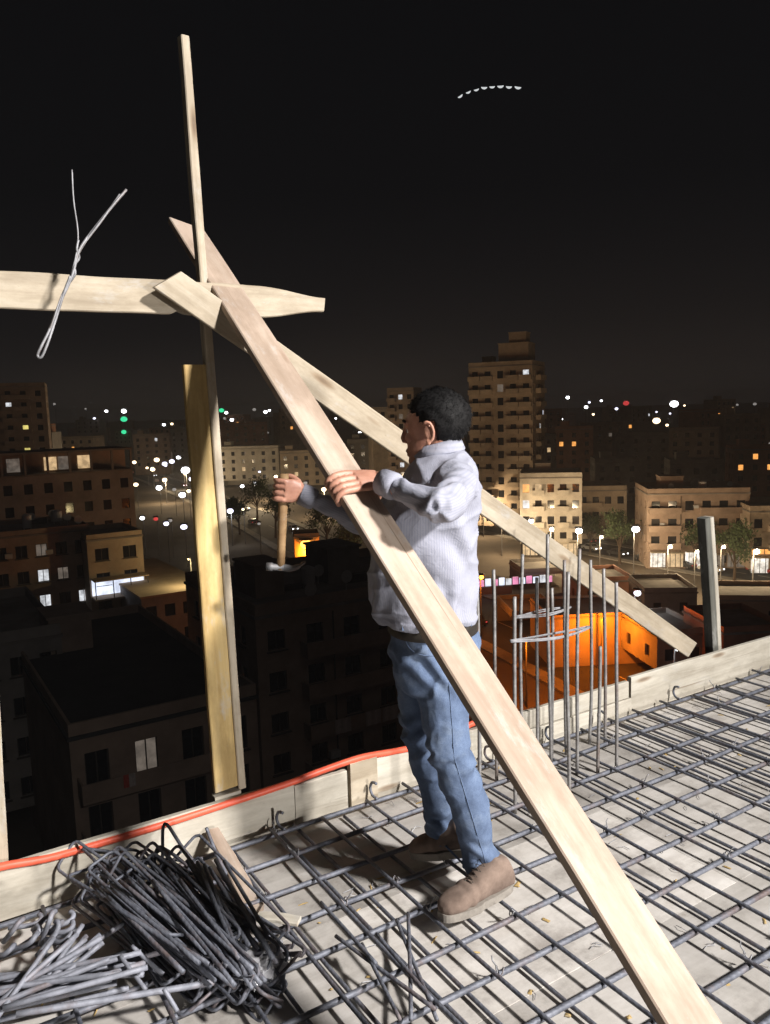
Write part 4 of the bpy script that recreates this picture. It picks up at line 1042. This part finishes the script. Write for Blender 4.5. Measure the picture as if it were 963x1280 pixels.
# bundle in the painted lit tone at the bottom left corner
for i in range(34):
    lay = i / 34; z = .03 + .09 * lay + r5.uniform(0, .02)
    if i % 3:
        P = gnd(-40 + r5.gauss(0, 22), 1262 + r5.gauss(0, 12) - 12 * lay, z); Q = gnd(165 + r5.gauss(0, 28), 1226 - r5.uniform(0, 36) + r5.gauss(0, 8), z + .02)
    else:
        P = gnd(20 + r5.gauss(0, 14), 1252 + r5.gauss(0, 8), z); Q = gnd(98 + r5.gauss(0, 20), 1172 + r5.gauss(0, 12), z + .06)
    o = link('cut_bar', bar_mesh((Q - P).length, .0075, i + 160, 'rebar_lit_tone', .005, 6)); o.matrix_basis = frame(P, Q - P, UPZ)
    tag(o, 'brightly lit cut bar in the bundle at the bottom left corner', 'steel bar', 'lit bars of the corner bundle')
for i, (p, q, rr) in enumerate((((20, 1268), (268, 1228), .0085), ((150, 1195), (182, 1238), .006), ((165, 1183), (204, 1218), .006), ((205, 1236), (222, 1264), .006), ((130, 1120), (215, 1160), .006))):
    P = gnd(*p, .15); Q = gnd(*q, .10); o = link('cut_bar', bar_mesh((Q - P).length, rr, i + 230, 'rebar_lit_tone', .004, 8)); o.matrix_basis = frame(P, Q - P, UPZ)
    tag(o, ['long ribbed pale bar lying across the front of the heap', 'short bar with a pale cut end crossing left in the heap, nearest the corner bundle', 'short bar with a pale cut end right of its twin, before the heap', 'short bar pointing down beneath the long ribbed bar', 'slanting bar at the upper left shoulder of the heap'][i], 'steel bar')
# hooked short ends of the bundle
for i in range(16):
    px, py = r5.uniform(-20, 72), r5.uniform(1160, 1196); P = gnd(px, py, .07 + r5.uniform(0, .05))
    b = MB(); L = r5.uniform(.05, .09); b.tube(spline([(0, 0, 0), (L, 0, .01), (L + .02, .015, .02), (L + .01, .035, .022)], 3), .0078, 7); me = b.mesh('bar_offcut', True); me.materials.append(MATS['rebar_lit_tone'])
    o = link('bar_offcut', me); o.matrix_basis = frame(P, Vector((r5.uniform(.2, 1), r5.uniform(-.8, .4), r5.uniform(-.2, .5))), UPZ); tag(o, 'short bent brightly lit steel offcut at the left edge by the edge board', 'steel offcut', 'bent offcuts at the left edge')
# upright bent hoops sticking out of the heap
for i, (pts, lb) in enumerate((([(196, 1120), (203, 1075), (206, 1030), (230, 1062), (262, 1100)], 'tall bent bar rising highest from the back of the heap'), ([(192, 1100), (196, 1062), (210, 1064), (238, 1085)], 'lower bent bar looping up behind the heap'), ([(258, 1035), (272, 1070), (292, 1110), (318, 1170)], 'bar slanting down from the top of the wooden stake'))):
    b = MB(); b.tube(spline([hit(x, y, ST(0, .16 + .02 * k + .03 * i), E2) for k, (x, y) in enumerate(pts)], 6), .0058, 7)
    o = b.build('bent_bar', 'rebar_steel', smooth=True); tag(o, lb, 'steel bar')
# loose crossing bars on the mat left of the shoe
for i, (p, q) in enumerate((((496, 1150), (545, 1276)), ((510, 1142), (512, 1275)), ((420, 1170), (545, 1262)), ((452, 1180), (500, 1275)), ((470, 1168), (540, 1250)), ((400, 1128), (470, 1205)))):
    P = gnd(*p, .065 + .006 * i); Q = gnd(*q, .062 + .005 * i); o = link('loose_bar', bar_mesh((Q - P).length, .0058, i + 300, 'rebar_steel', .008, 10)); o.matrix_basis = frame(P, Q - P, UPZ)
    tag(o, ['loose bar slanting right, topmost of the tangle left of the near shoe', 'loose bar pointing straight down the picture left of the near shoe', 'longest loose bar crossing the tangle toward the lower right', 'short loose bar at the lower left of the tangle', 'loose bar beside the longest one in the tangle', 'loose bar nearest the heap, apart from the tangle'][i], 'steel bar', 'loose bars askew on the mat')
# flat bits of offcut board and a crumpled plastic wrap at the foot of the heap
P0 = gnd(322, 1146, .07); P1 = gnd(374, 1152, .072)
plank('board_offcut', P0, P1, .04, .014, UPZ, 'grey_board', 'small flat board offcut lying at the right end of the heap', 'offcut', nseg=8)
b = MB(); c0 = gnd(330, 1205, .09)
b.ell((0, 0, 0), (.075, .055, .045), nu=36, nv=24)
b.v = [tuple(Vector(v) * (1 + .38 * noise.noise(Vector(v) * 34) + .25 * noise.noise(Vector(v) * 70))) for v in b.v]
o = b.build('plastic_wrap', 'plastic_sheet'); o.location = c0; o.rotation_euler = (.2, .1, .9); tag(o, 'crumpled clear plastic wrap at the right end of the heap', 'plastic wrap')
# ---- sawdust, chips and snipped wire scattered on the deck
b = MB(); r6 = random.Random(17)
for i in range(260):
    P = ST(r6.uniform(-1.5, 3.4), r6.uniform(.05, 2.2), .0015 + r6.uniform(0, .002)); a_ = r6.uniform(0, 6.28); l_ = r6.uniform(.004, .022); w_ = r6.uniform(.002, .007)
    u_ = Vector((math.cos(a_), math.sin(a_), r6.uniform(0, .3))); v_ = Vector((-u_.y, u_.x, 0))
    b.add([P - u_ * l_ - v_ * w_, P + u_ * l_ - v_ * w_, P + u_ * l_ * .8 + v_ * w_, P - u_ * l_ + v_ * w_, P + Vector((0, 0, .003))], [(0, 1, 4), (1, 2, 4), (2, 3, 4), (3, 0, 4)])
tag(b.build('wood_chips', 'yellow_pine'), 'wood chips and sawdust scattered over the deck boards', 'debris', kind='stuff')
b = MB()
for i in range(160):
    P = ST(r6.uniform(-1.2, 3.0), r6.uniform(.05, 2.0), .004); a_ = r6.uniform(0, 6.28); u_ = Vector((math.cos(a_), math.sin(a_), 0)); v_ = Vector((-u_.y, u_.x, 0)); l_ = r6.uniform(.02, .06)
    b.tube([P, P + u_ * l_ * .5 + v_ * r6.uniform(-.012, .012) + UPZ * r6.uniform(0, .012), P + u_ * l_], .0013, 4)
tag(b.build('wire_snippets', 'tie_wire'), 'snipped bits of tie wire scattered over the deck', 'debris', kind='stuff')
# ---- the site floodlight itself, on its mast behind the camera
for (L_, A_, lb) in ((LAMP, AIM, 'site floodlight on a tall tripod mast behind the camera'), (LAMP2, AIM2, 'site floodlight on a low tripod behind the camera')):
    fl = empty('site_floodlight', (L_.x, L_.y, 0)); tag(fl, lb, 'floodlight')
    fm = frame(Vector((0, 0, L_.z)), (A_ - L_).normalized(), UPZ)
    b = MB(); b.box((-.09, 0, 0), (.06, .24, .19)); o = b.build('housing', 'lamp_metal', fl); o.matrix_basis = fm
    b = MB(); b.tube([(-.0, 0, .0), (0, 0, L_.z - .2)], .025, 10); b.build('mast', 'lamp_metal', fl)
    for i in range(3):
        a_ = i * 2.094; b = MB(); b.tube([(0, 0, min(.9, L_.z * .6)), (.55 * math.cos(a_), .55 * math.sin(a_), .07)], .016, 8); b.build('leg', 'lamp_metal', fl)

# ================================================================== THE MAN
person = empty('person', (0.2, 2.5, 0)); tag(person, 'man in striped pale shirt and blue jeans gripping the leaning board', 'person')
Pi = Matrix.Translation(-person.location)
def child(name, me, material, parent=None):
    o = link(name, me, material, person if parent is None else parent)
    o.matrix_basis = Pi if parent is None else Matrix.Identity(4)
    return o
def fold(p, seed, f, a): return a * noise.noise(Vector(p) * f + Vector((seed, seed * .7, 0)))
def limb(mb, pts, rad, n=16, per=5):
    P = spline(pts, per); rr = []
    for i in range(len(P)):
        u = i / per; k = min(int(u), len(rad) - 2); t = u - k; t = t * t * (3 - 2 * t)
        rr.append(rad[k] * (1 - t) + rad[k + 1] * t)
    mb.tube(P, rr, n)
YB = 2.5
# joints
shN = aty(571, 604, 2.335); elN = aty(553, 634, 2.07); wrN = aty(487, 606, 2.205)
shF = aty(543, 597, 2.68); elF = aty(462, 655, 2.77); wrF = aty(383, 620, 2.74)
def torso_ring(cx, rx, ry, py, n=40, dy=0.0, sq=2.3):
    c = aty(cx, py, YB + dy); k = (YB) / 1000.0 * 1.008
    out_ = []
    for j in range(n):
        a = 2 * math.pi * j / n; ca, sa = math.cos(a), math.sin(a)
        x = math.copysign(abs(ca) ** (2 / sq), ca) * rx * k; y = math.copysign(abs(sa) ** (2 / sq), sa) * ry
        out_.append(Vector((c.x + x, c.y + y, c.z)))
    return out_
# --- shirt
mb = MB()
tor = [(556, 24, .062, 560), (554, 33, .10, 569), (553, 43, .150, 579), (551, 50, .188, 592), (545, 56, .200, 612), (536, 63, .190, 645), (530, 67, .178, 685), (528.5, 69, .172, 722), (530, 68, .172, 748), (533, 63.5, .168, 766), (534, 61.5, .165, 774)]
mb.rings([torso_ring(cx, rx, ry, py) for cx, rx, ry, py in tor])
limb(mb, [shN + Vector((-.03, .10, .01)), shN, shN.lerp(elN, .5) + Vector((.005, 0, -.008)), elN, elN.lerp(wrN, .5), elN.lerp(wrN, .88)], [.066, .067, .055, .047, .040, .033])
limb(mb, [shF + Vector((-.0, -.10, 0)), shF, shF.lerp(elF, .5), elF, elF.lerp(wrF, .5), elF.lerp(wrF, .88)], [.066, .066, .054, .047, .040, .033])
sh = remeshed(mb, .0062, 6, .5)
axN = (elN - shN).normalized(); axF = (elN - wrN).normalized()
def seg(p, a, b):
    d = b - a; t = max(0, min(1, (p - a).dot(d) / d.dot(d))); return (p - (a + d * t)).length, t
n = len(sh.vertices); stripe = [0.0] * n
tc_ = aty(531, 690, YB)
no = [v.normal.copy() for v in sh.vertices]
for i, v in enumerate(sh.vertices):
    p = v.co.copy()
    dN1, t1_ = seg(p, shN, elN); dN2, t2_ = seg(p, elN, wrN); dF1, t3_ = seg(p, shF, elF); dF2, t4_ = seg(p, elF, wrF)
    dist = min((dN1, 0), (dN2, 1), (dF1, 2), (dF2, 3))
    disp = fold(p, 1, 9, .004) + fold(p, 4, 26, .0028) - .003
    onarm = dist[0] < .080 and (dist[1] in (1, 3) or [t1_, 0, t3_, 0][dist[1]] > .12)
    if onarm:
        a, b, t = ((shN, elN, t1_), (elN, wrN, t2_), (shF, elF, t3_), (elF, wrF, t4_))[dist[1]]
        d = (b - a).normalized(); e_ = UPZ.cross(d).normalized(); g_ = d.cross(e_); q = p - a
        ang = math.atan2(q.dot(g_), q.dot(e_)); stripe[i] = q.dot(g_)
        amp = .007 * (math.exp(-((t - (1 if dist[1] in (0, 2) else 0)) / .30) ** 2)) + .0025
        disp += amp * math.sin(t * 15 + 2.6 * math.sin(ang * 1.5 + 1) + 6 * noise.noise(p * 7)) * (.55 + .9 * noise.noise(p * 6 + Vector((5, 1, 2)))) + .006 * noise.noise(p * 16)
    else:
        q = p - Vector((tc_.x, YB, 0)); ang = math.atan2(q.y, q.x); stripe[i] = ang * .175
        hgt = (p.z - .95)
        # drag folds from the arm down to the waist, blousing over the belt
        disp += .010 * smoothstep(.28, .02, hgt) * math.sin(ang * 11 + 5 * noise.noise(p * 6)) * (0.6 + .6 * noise.noise(p * 5))
        disp += .007 * math.sin((p.z * 46) + (p.x * 30) + 4 * noise.noise(p * 5)) * smoothstep(-.1, .5, noise.noise(p * 3.3 + Vector((2, 7, 1))))
        if hgt < .03: disp += .003
    pr = Vector((p.x * 5 + p.z * 4, p.y * 5, p.z * 9 - p.x * 5)); rd = 1 - abs(noise.noise(pr + Vector((3, 1, 8)))) * 2.2
    disp += .0065 * max(0, rd) ** 4 - .002
    v.co = p + no[i] * disp
at = sh.attributes.new('stripe', 'FLOAT', 'POINT'); at.data.foreach_set('value', stripe)
sh.update()
shirt = child('shirt', sh, 'striped_cotton')
# collar: a folded band round the neck
mb = MB()
nk = aty(549, 561, YB)
def nring(r, z, tilt, n=36, ox=0.0): return [Vector((nk.x + ox + r[0] * math.cos(2 * math.pi * j / n), YB + r[1] * math.sin(2 * math.pi * j / n), nk.z + z + tilt * math.cos(2 * math.pi * j / n))) for j in range(n)]
mb.rings([nring((.066, .064), -.012, .012), nring((.062, .060), .020, .016), nring((.067, .065), .023, .016), nring((.082, .080), -.010, .010), nring((.079, .077), -.016, .010), nring((.066, .064), -.012, .012)], cap=False)
cm = mb.mesh('collar', True)
at = cm.attributes.new('stripe', 'FLOAT', 'POINT'); at.data.foreach_set('value', [v.co.z * .5 for v in cm.vertices])
child('collar', cm, 'striped_cotton', shirt)
for (a, b) in ((elN, wrN), (elF, wrF)):                      # cuffs
    d = (b - a).normalized(); c = a.lerp(b, .86); mb = MB()
    mb.tube([c, c + d * .012, c + d * .055, c + d * .060, c + d * .055, c + d * .02], [.034, .0395, .038, .036, .032, .03], 20)
    cm = mb.mesh('cuff', True); at = cm.attributes.new('stripe', 'FLOAT', 'POINT'); at.data.foreach_set('value', [math.atan2(v.co.z - c.z, v.co.y - c.y) * .045 for v in cm.vertices])
    child('cuff', cm, 'striped_cotton', shirt)
# --- jeans
mb = MB()
hipN = aty(553, 826, 2.415); knN = aty(561, 936, 2.39); anN = aty(606, 1086, 2.455)
hipF = aty(527, 826, 2.585); knF = aty(533, 940, 2.60); anF = aty(556, 1046, 2.625)
mb.rings([torso_ring(cx, rx, ry, py) for cx, rx, ry, py in ((541, 54, .160, 766), (542, 56, .168, 785), (543, 57, .172, 805), (541, 54, .168, 828), (540, 45, .150, 850), (540, 30, .10, 862))])
limb(mb, [hipN + Vector((0, .02, .04)), hipN.lerp(knN, .45) + Vector((-.004, 0, 0)), knN, knN.lerp(anN, .42) + Vector((.012, 0, 0)), knN.lerp(anN, .8), anN + Vector((0.003, 0, -.012))], [.092, .081, .066, .065, .058, .056])
limb(mb, [hipF + Vector((0, -.02, .04)), hipF.lerp(knF, .45) + Vector((-.008, 0, 0)), knF, knF.lerp(anF, .42) + Vector((.012, 0, 0)), knF.lerp(anF, .8), anF + Vector((0.003, 0, -.012))], [.092, .081, .066, .064, .058, .056])
je = remeshed(mb, .0062, 5, .5)
no = [v.normal.copy() for v in je.vertices]
for i, v in enumerate(je.vertices):
    p = v.co.copy(); z = p.z
    dN, tN = seg(p, knN, anN); dF, tF = seg(p, knF, anF)
    lo = smoothstep(.34, .10, z)
    kneez = math.exp(-((z - .54) / .10) ** 2); crotch = math.exp(-((z - .83) / .08) ** 2)
    w1 = math.sin(z * 95 + p.x * 34 + p.y * 20 + 5 * noise.noise(p * 8)); w2 = math.sin(z * 60 - p.x * 70 + 4 * noise.noise(p * 7))
    disp = fold(p, 3, 10, .005) + fold(p, 8, 24, .002) + lo * .0075 * w1 + kneez * .0065 * w2 + crotch * .006 * math.sin(p.x * 60 + z * 60 + 4 * noise.noise(p * 6))
    pr = Vector((p.x * 7 + p.z * 5, p.y * 7, p.z * 10 - p.x * 6)); rd = 1 - abs(noise.noise(pr + Vector((9, 4, 2)))) * 2.4
    disp += .007 * max(0, rd) ** 3 * (.35 + lo + kneez + .7 * crotch) - .002
    v.co = p + no[i] * disp
je.update()
jeans = child('jeans', je, 'blue_denim')
# belt, belt loops, pocket seam
mb = MB(); mb.rings([torso_ring(cx, rx, ry, py, sq=2.3) for cx, rx, ry, py in ((541, 56, .170, 785), (541, 57.5, .174, 784), (541, 57.5, .174, 772), (541, 56, .170, 771))], cap=False)
child('belt', mb.mesh('belt', True), 'leather_belt')
for px in (505, 528, 560, 588):
    k = (px - 541) / 57.5; yy = YB - .174 * (1 - abs(k) ** 2.3) ** (1 / 2.3) - .004
    mb = MB(); c = aty(px, 784, yy); mb.box(c, (.005, .003, .010)); child('belt_loop', mb.mesh('belt_loop'), 'blue_denim', jeans)
from mathutils.bvhtree import BVHTree
bv = BVHTree.FromPolygons([v.co for v in je.vertices], [tuple(p.vertices) for p in je.polygons])
def on_jeans(p, d):
    h = bv.ray_cast(p, d); return (h[0] + d * -.001) if h[0] is not None else None
sp_ = []
for k in range(34):
    u = k / 33; a = aty(548, 792, YB).lerp(hipN, min(1, u / .14)) if u < .14 else (hipN.lerp(knN, (u - .14) / .38) if u < .52 else knN.lerp(anN, (u - .52) / .48))
    q = on_jeans(Vector((a.x + .012, 1.9, a.z)), Vector((0, 1, 0)))
    if q: sp_.append(q)
pk = []
for px, py in ((506, 789), (508, 802), (514, 812), (524, 818), (536, 820), (548, 819)):
    c_ = aty(px, py, YB); d_ = (c_ - CAM).normalized(); h_ = bv.ray_cast(CAM, d_)
    if h_[0] is not None: pk.append(h_[0] - d_ * .0005)
mb = MB(); mb.tube(spline(pk, 5), .0016, 6); child('pocket_seam', mb.mesh('pocket_seam', True), 'blue_denim', jeans)
mb = MB(); mb.tube(sp_, .0012, 5); child('side_seam', mb.mesh('side_seam', True), 'blue_denim', jeans)
for (k_, a_, ) in ((knN, anN), (knF, anF)):
    dd = (a_ - k_).normalized(); e1_ = dd.orthogonal().normalized(); e2_ = dd.cross(e1_); ring = []
    for j in range(24):
        o_ = e1_ * math.cos(j * math.pi / 12) + e2_ * math.sin(j * math.pi / 12); q = bv.ray_cast(a_ - dd * .012 + o_ * .2, -o_)
        if q[0] is not None: ring.append(q[0])
    if len(ring) > 12:
        mb = MB(); mb.tube(ring, .004, 6, closed=True); child('hem', mb.mesh('hem', True), 'blue_denim', jeans)
# --- shoes
def shoe(toe, heel, ank, lift_heel=0.0):
    d = (toe - heel); L = d.length; f = d.normalized(); s = UPZ.cross(f).normalized(); u = f.cross(s)
    root_pts = [(-.004, .030, .0, .052), (.02, .036, .0, .105), (.07, .038, .0, .118), (.115, .038, .0, .098), (.16, .043, .0, .072), (.205, .047, .0, .060), (.25, .044, .0, .050), (.278, .033, .0, .040), (.292, .014, .004, .026)]
    mb = MB(); k = L / .288
    rs = []
    for (x, hw, z0, z1) in root_pts:
        ring = []; n_ = 18; zc = (z0 + z1) / 2 + .016; hh = (z1 - z0) / 2
        for j in range(n_):
            a = 2 * math.pi * j / n_; ca, sa = math.cos(a), math.sin(a)
            y = math.copysign(abs(ca) ** .72, ca) * hw; z = zc + math.copysign(abs(sa) ** .8, sa) * hh
            ring.append(heel + f * (x * k) + s * y + u * z)
        rs.append(ring)
    mb.rings(rs)
    c = heel + f * (.062 * k) + u * .09
    limb(mb, [c, c.lerp(ank, .5), ank + (ank - c) * .1], [.048, .050, .053], 18, 5)
    me = remeshed(mb, .005, 5, .5)
    for v in me.vertices: v.co += v.normal * (fold(v.co, 2, 26, .0022) + .0025 * math.sin((v.co - heel).dot(f) * 150) * math.exp(-(((v.co - heel).dot(f) - .19 * k) / .03) ** 2))
    me.update(); o = child('shoe', me, 'brown_suede')
    mb = MB(); top_, bot = [], []
    n_ = 40
    for j in range(n_):
        a = 2 * math.pi * j / n_; x = .143 + .150 * math.cos(a); hw = (.050 if x > .15 else .041) * abs(math.sin(a)) ** .62 * (1 if math.sin(a) >= 0 else -1)
        top_.append(heel + f * (x * k) + s * hw + u * .026); bot.append(heel + f * (x * k) + s * hw * .97 + u * .0)
    mb.rings([bot, top_]); child('sole', mb.mesh('sole'), 'sole_rubber', o)
    lp = []
    for j in range(9):
        x = .10 + .012 * (j % 9) ; lp.append(heel + f * ((.115 + .008 * j) * k) + s * (.018 if j % 2 else -.018) + u * (.127 - .0062 * j + .006))
    mb = MB(); mb.tube(lp, .0022, 6); child('lace', mb.mesh('lace', True), 'leather_belt', o)
ZS = .055
shoe(gnd(552, 1150, ZS), gnd(637, 1110, ZS), anN + Vector((0, 0, .0)))
tF = gnd(517, 1070, ZS + .006); hF = gnd(580, 1066, ZS + .055); hF = tF + (hF - tF).normalized() * .285
shoe(tF, hF, anF)

# --- body: head, neck, trunk, arms and hands as one surface
HC = aty(543, 537, YB)                                            # ear level, middle of the head
yaw = R(180 - 20); pit = R(4)
HM = Matrix.Translation(HC) @ Matrix.Rotation(yaw, 4, 'Z') @ Matrix.Rotation(pit, 4, 'Y')    # local x = face forward, y = his left, z up
hq = HM.to_3x3()
mb = MB()
def he(c, r, rot=None, **kw): mb.ell(HM @ Vector(c), r, hq if rot is None else hq @ rot, nu=24, nv=16)
he((-.014, 0, .030), (.095, .074, .082)); he((.012, 0, .018), (.078, .069, .078)); he((.030, 0, -.045), (.060, .055, .066)); he((.052, 0, -.080), (.036, .040, .028)); he((.070, 0, -.092), (.022, .026, .019))
he((.070, 0, .030), (.024, .050, .018)); he((.066, .028, -.018), (.022, .020, .018)); he((.066, -.028, -.018), (.022, .020, .018)); he((.084, 0, -.058), (.014, .022, .009)); he((.082, 0, -.071), (.013, .020, .008))
mb.tube([HM @ Vector(p) for p in ((.084, 0, .026), (.093, 0, .006), (.102, 0, -.018), (.097, 0, -.030))], [.008, .009, .011, .010], 12)
he((.093, .009, -.028), (.009, .007, .007)); he((.093, -.009, -.028), (.009, .007, .007))
for sg in (1, -1):
    rot = Matrix.Rotation(R(sg * 18), 3, 'Z') @ Matrix.Rotation(R(10), 3, 'Y')
    he((-.006, sg * .076, -.008), (.016, .008, .028), rot)
    ep = [HM @ Vector((-.004 + .018 * math.cos(a) * -1, sg * (.084 + .004 * math.sin(a)), -.004 + .030 * math.sin(a))) for a in [R(-120 + 30 * k) for k in range(9)]]
    mb.tube(ep, .0052, 8); he((-.002, sg * .080, -.036), (.008, .006, .010))
mb.tube([HM @ Vector((-.016, 0, -.03)), HM @ Vector((-.022, 0, -.08)), Vector((HC.x + .022, YB, HC.z - .15)), Vector((HC.x + .02, YB, HC.z - .24))], [(.056, .056), (.056, .058), (.060, .060), (.08, .09)], 20)
# inner trunk and arms join head and hands
cst = aty(548, 640, YB)
mb.tube([Vector((HC.x + .02, YB, HC.z - .2)), cst, aty(536, 740, YB)], [.075, .10, .10], 14)
for (a, b, c) in ((shN, elN, wrN), (shF, elF, wrF)):
    limb(mb, [Vector((cst.x, YB, a.z - .02)), a, a.lerp(b, .5), b, b.lerp(c, .35), c], [.05, .034, .028, .024, .024, .0245], 14)
# left hand on the leaning board
tH = ((aty(447, 601, 2.26) - BP0).dot(bx_)); HB = BP0 + bx_ * tH; BW, BT = .118, .027
def hb(a, s, n): return HB + bx_ * a + BS * s + BN * n
front_n = BT / 2
palm = [wrN, hb(.004, .075, .034), hb(.002, .035, .032), hb(0, .004, .030)]
rsx = [(.026, .020), (.034, .018), (.041, .016), (.042, .014)]
# palm as a flattened loft: wide along the board axis
prs = []
for p, (ra, rb) in zip(palm, rsx):
    prs.append([p + bx_ * (ra * math.cos(2 * math.pi * j / 16)) + BN * (rb * math.sin(2 * math.pi * j / 16)) for j in range(16)])
mb.rings(prs)
def finger(pts, r0_, r1_): 
    P = spline(pts, 4); mb.tube(P, [r0_ + (r1_ - r0_) * i / (len(P) - 1) for i in range(len(P))], 10); mb.ell(P[-1], (r1_, r1_, r1_), nu=8, nv=6); mb.ell(P[0], (r0_,) * 3, nu=8, nv=6)
for i, (off, ln) in enumerate(((-.033, .93), (-.011, 1.0), (.011, .97), (.032, .82))):
    e_ = -BW / 2
    finger([hb(off * .92, .012, .030), hb(off + .001, -.022 * ln, .031), hb(off + .002, e_ + .006, .025), hb(off + .004, e_ - .010, .004), hb(off + .004, e_ - .004 + .012 * ln, -.022)], .0102, .0080)
finger([hb(.018, .070, .026), hb(.040, .062, .018), hb(.046, .066, -.006), hb(.036, .052, -.024)], .0125, .0088)
# right hand round the hammer handle
hz = (aty(353, 612, 2.73) - aty(351, 640, 2.73)).normalized()    # handle axis, up
GH = aty(354, 612, 2.73); hx = (wrF - GH); hx = (hx - hz * hx.dot(hz)).normalized(); hy = hz.cross(hx)
def gh(x, y, z): return GH + hx * x + hy * y + hz * z
prs = []
for p, (ra, rb) in ((wrF, (.024, .022)), (gh(.060, -.012, .002), (.034, .019)), (gh(.032, -.022, 0), (.042, .015)), (gh(.006, -.027, 0), (.041, .012))):
    prs.append([p + hz * (ra * math.cos(2 * math.pi * j / 16)) + hy * (rb * math.sin(2 * math.pi * j / 16)) for j in range(16)])
mb.rings(prs)
for off in (-.031, -.010, .011, .031):
    finger([gh(.004, -.028, off), gh(-.022, -.020, off), gh(-.026, .006, off), gh(-.006, .024, off * .96), gh(.014, .020, off * .95)], .0100, .0080)
finger([gh(.05, .002, .030), gh(.026, .018, .044), gh(.0, .026, .040), gh(-.018, .020, .032)], .0122, .0088)
bo = remeshed(mb, .0030, 3, .45)
body = child('body', bo, 'skin')
# eyes, brows
for sg in (1, -1):
    mb = MB(); mb.ell(HM @ Vector((.0690, sg * .030, .004)), (.0115, .0115, .0115), nu=16, nv=12); ey = child('eye', mb.mesh('eye', True), 'eye_white')
    mb = MB(); mb.ell(HM @ Vector((.0775, sg * .0305, .004)), (.004, .0065, .0065), hq, nu=12, nv=8); child('iris', mb.mesh('iris', True), 'hair', ey)
    mb = MB(); mb.tube(spline([HM @ Vector(p) for p in ((.091, sg * .012, .030), (.088, sg * .03, .037), (.074, sg * .048, .031))], 4), .0042, 8); child('eyebrow', mb.mesh('eyebrow', True), 'hair')
# hair: short cap, lower at the nape, cut round the ear
mb = MB(); nu, nv = 64, 44; grid = {}
for i in range(nv + 1):
    th = math.pi * i / nv
    for j in range(nu):
        ph = 2 * math.pi * j / nu
        d = Vector((math.sin(th) * math.cos(ph), math.sin(th) * math.sin(ph), math.cos(th)))
        q = Vector((-.016 + .104 * d.x, .082 * d.y, .034 + .092 * d.z))
        if q.z < .0: q = Vector((-.016 + (q.x + .016) * (1 - .6 * abs(q.z)), q.y * (1 - 1.2 * abs(q.z)), q.z * 1.02))
        r_ = 1 + .045 * noise.noise(q * 45) + .05 * noise.noise(q * 130)
        grid[i, j] = (Vector((-.016, 0, .03)) + (q - Vector((-.016, 0, .03))) * r_)
keep = set()
for (i, j), q in grid.items():
    hl = .062 + .10 * (q.z - .07) if q.z > .055 else (.020 + .3 * (q.z - .0))
    ok_ = q.x < hl and q.z > -.062 - .3 * (q.x + .05) if q.x < -.02 else (q.x < hl and q.z > .026)
    if ok_: keep.add((i, j))
idx = {}
for kk in keep: idx[kk] = len(mb.v); mb.v.append(tuple(HM @ grid[kk]))
for i in range(nv):
    for j in range(nu):
        c4 = [(i, j), (i + 1, j), (i + 1, (j + 1) % nu), (i, (j + 1) % nu)]
        if all(c in idx for c in c4): mb.f.append(tuple(idx[c] for c in c4))
hm = mb.mesh('hair', True); ho = child('hair', hm, 'hair'); md = ho.modifiers.new('thick', 'SOLIDIFY'); md.thickness = .012; md.offset = -1
# strands to break the outline
mb = MB(); rr_ = random.Random(4); ks = sorted(keep)
for q_ in range(6000):
    kk = ks[rr_.randrange(len(ks))]; q = grid[kk]; nrm = (q - Vector((-.016, 0, .03))).normalized(); d = (Vector((-.6, 0, -.5)) + Vector((rr_.gauss(0, .5), rr_.gauss(0, .5), rr_.gauss(0, .5)))); d = (d - nrm * d.dot(nrm)).normalized()
    a = q - nrm * .002; e_ = q + d * rr_.uniform(.008, .018) + nrm * rr_.uniform(.002, .008); s_ = d.cross(nrm) * .0008
    mb.add([HM @ (a - s_), HM @ (a + s_), HM @ e_], [(0, 1, 2)])
o = child('hair_strands', mb.mesh('hair_strands'), 'hair'); o['kind'] = 'stuff'

# --- hammer in the right hand
ham = empty('hammer', GH); tag(ham, 'claw hammer with a wooden handle held head down in the far hand', 'hammer')
HI = Matrix.Translation(-GH)
hb0 = GH + hz * .055; hb1 = aty(351, 712, 2.72)
ha = (hb1 - hb0).normalized(); mb = MB(); Lh = (hb1 - hb0).length
mb.tube([hb0, hb0 + ha * .03, hb0 + ha * Lh * .4, hb0 + ha * Lh * .75, hb1], [(.013, .015), (.0155, .018), (.0125, .016), (.011, .014), (.012, .014)], 14)
o = mb.build('handle', 'handle_wood', ham, smooth=True); o.matrix_basis = HI
hs_ = (cr - ha * cr.dot(ha)).normalized(); mb = MB(); c = hb1 - ha * .008
mb.tube([c - hs_ * .050, c - hs_ * .028, c - hs_ * .026, c + hs_ * .012], [.0145, .0145, .011, .013], 14)
mb.tube(spline([c + hs_ * .008, c + hs_ * .04 + ha * .002, c + hs_ * .066 + ha * -.010, c + hs_ * .082 - ha * .024], 4), [(.011, .013)] * 4 + [(.010, .010)] * 4 + [(.012, .006)] * 4 + [(.013, .003)], 12)
o = mb.build('hammer_head', 'tool_steel', ham, smooth=True); o.matrix_basis = HI
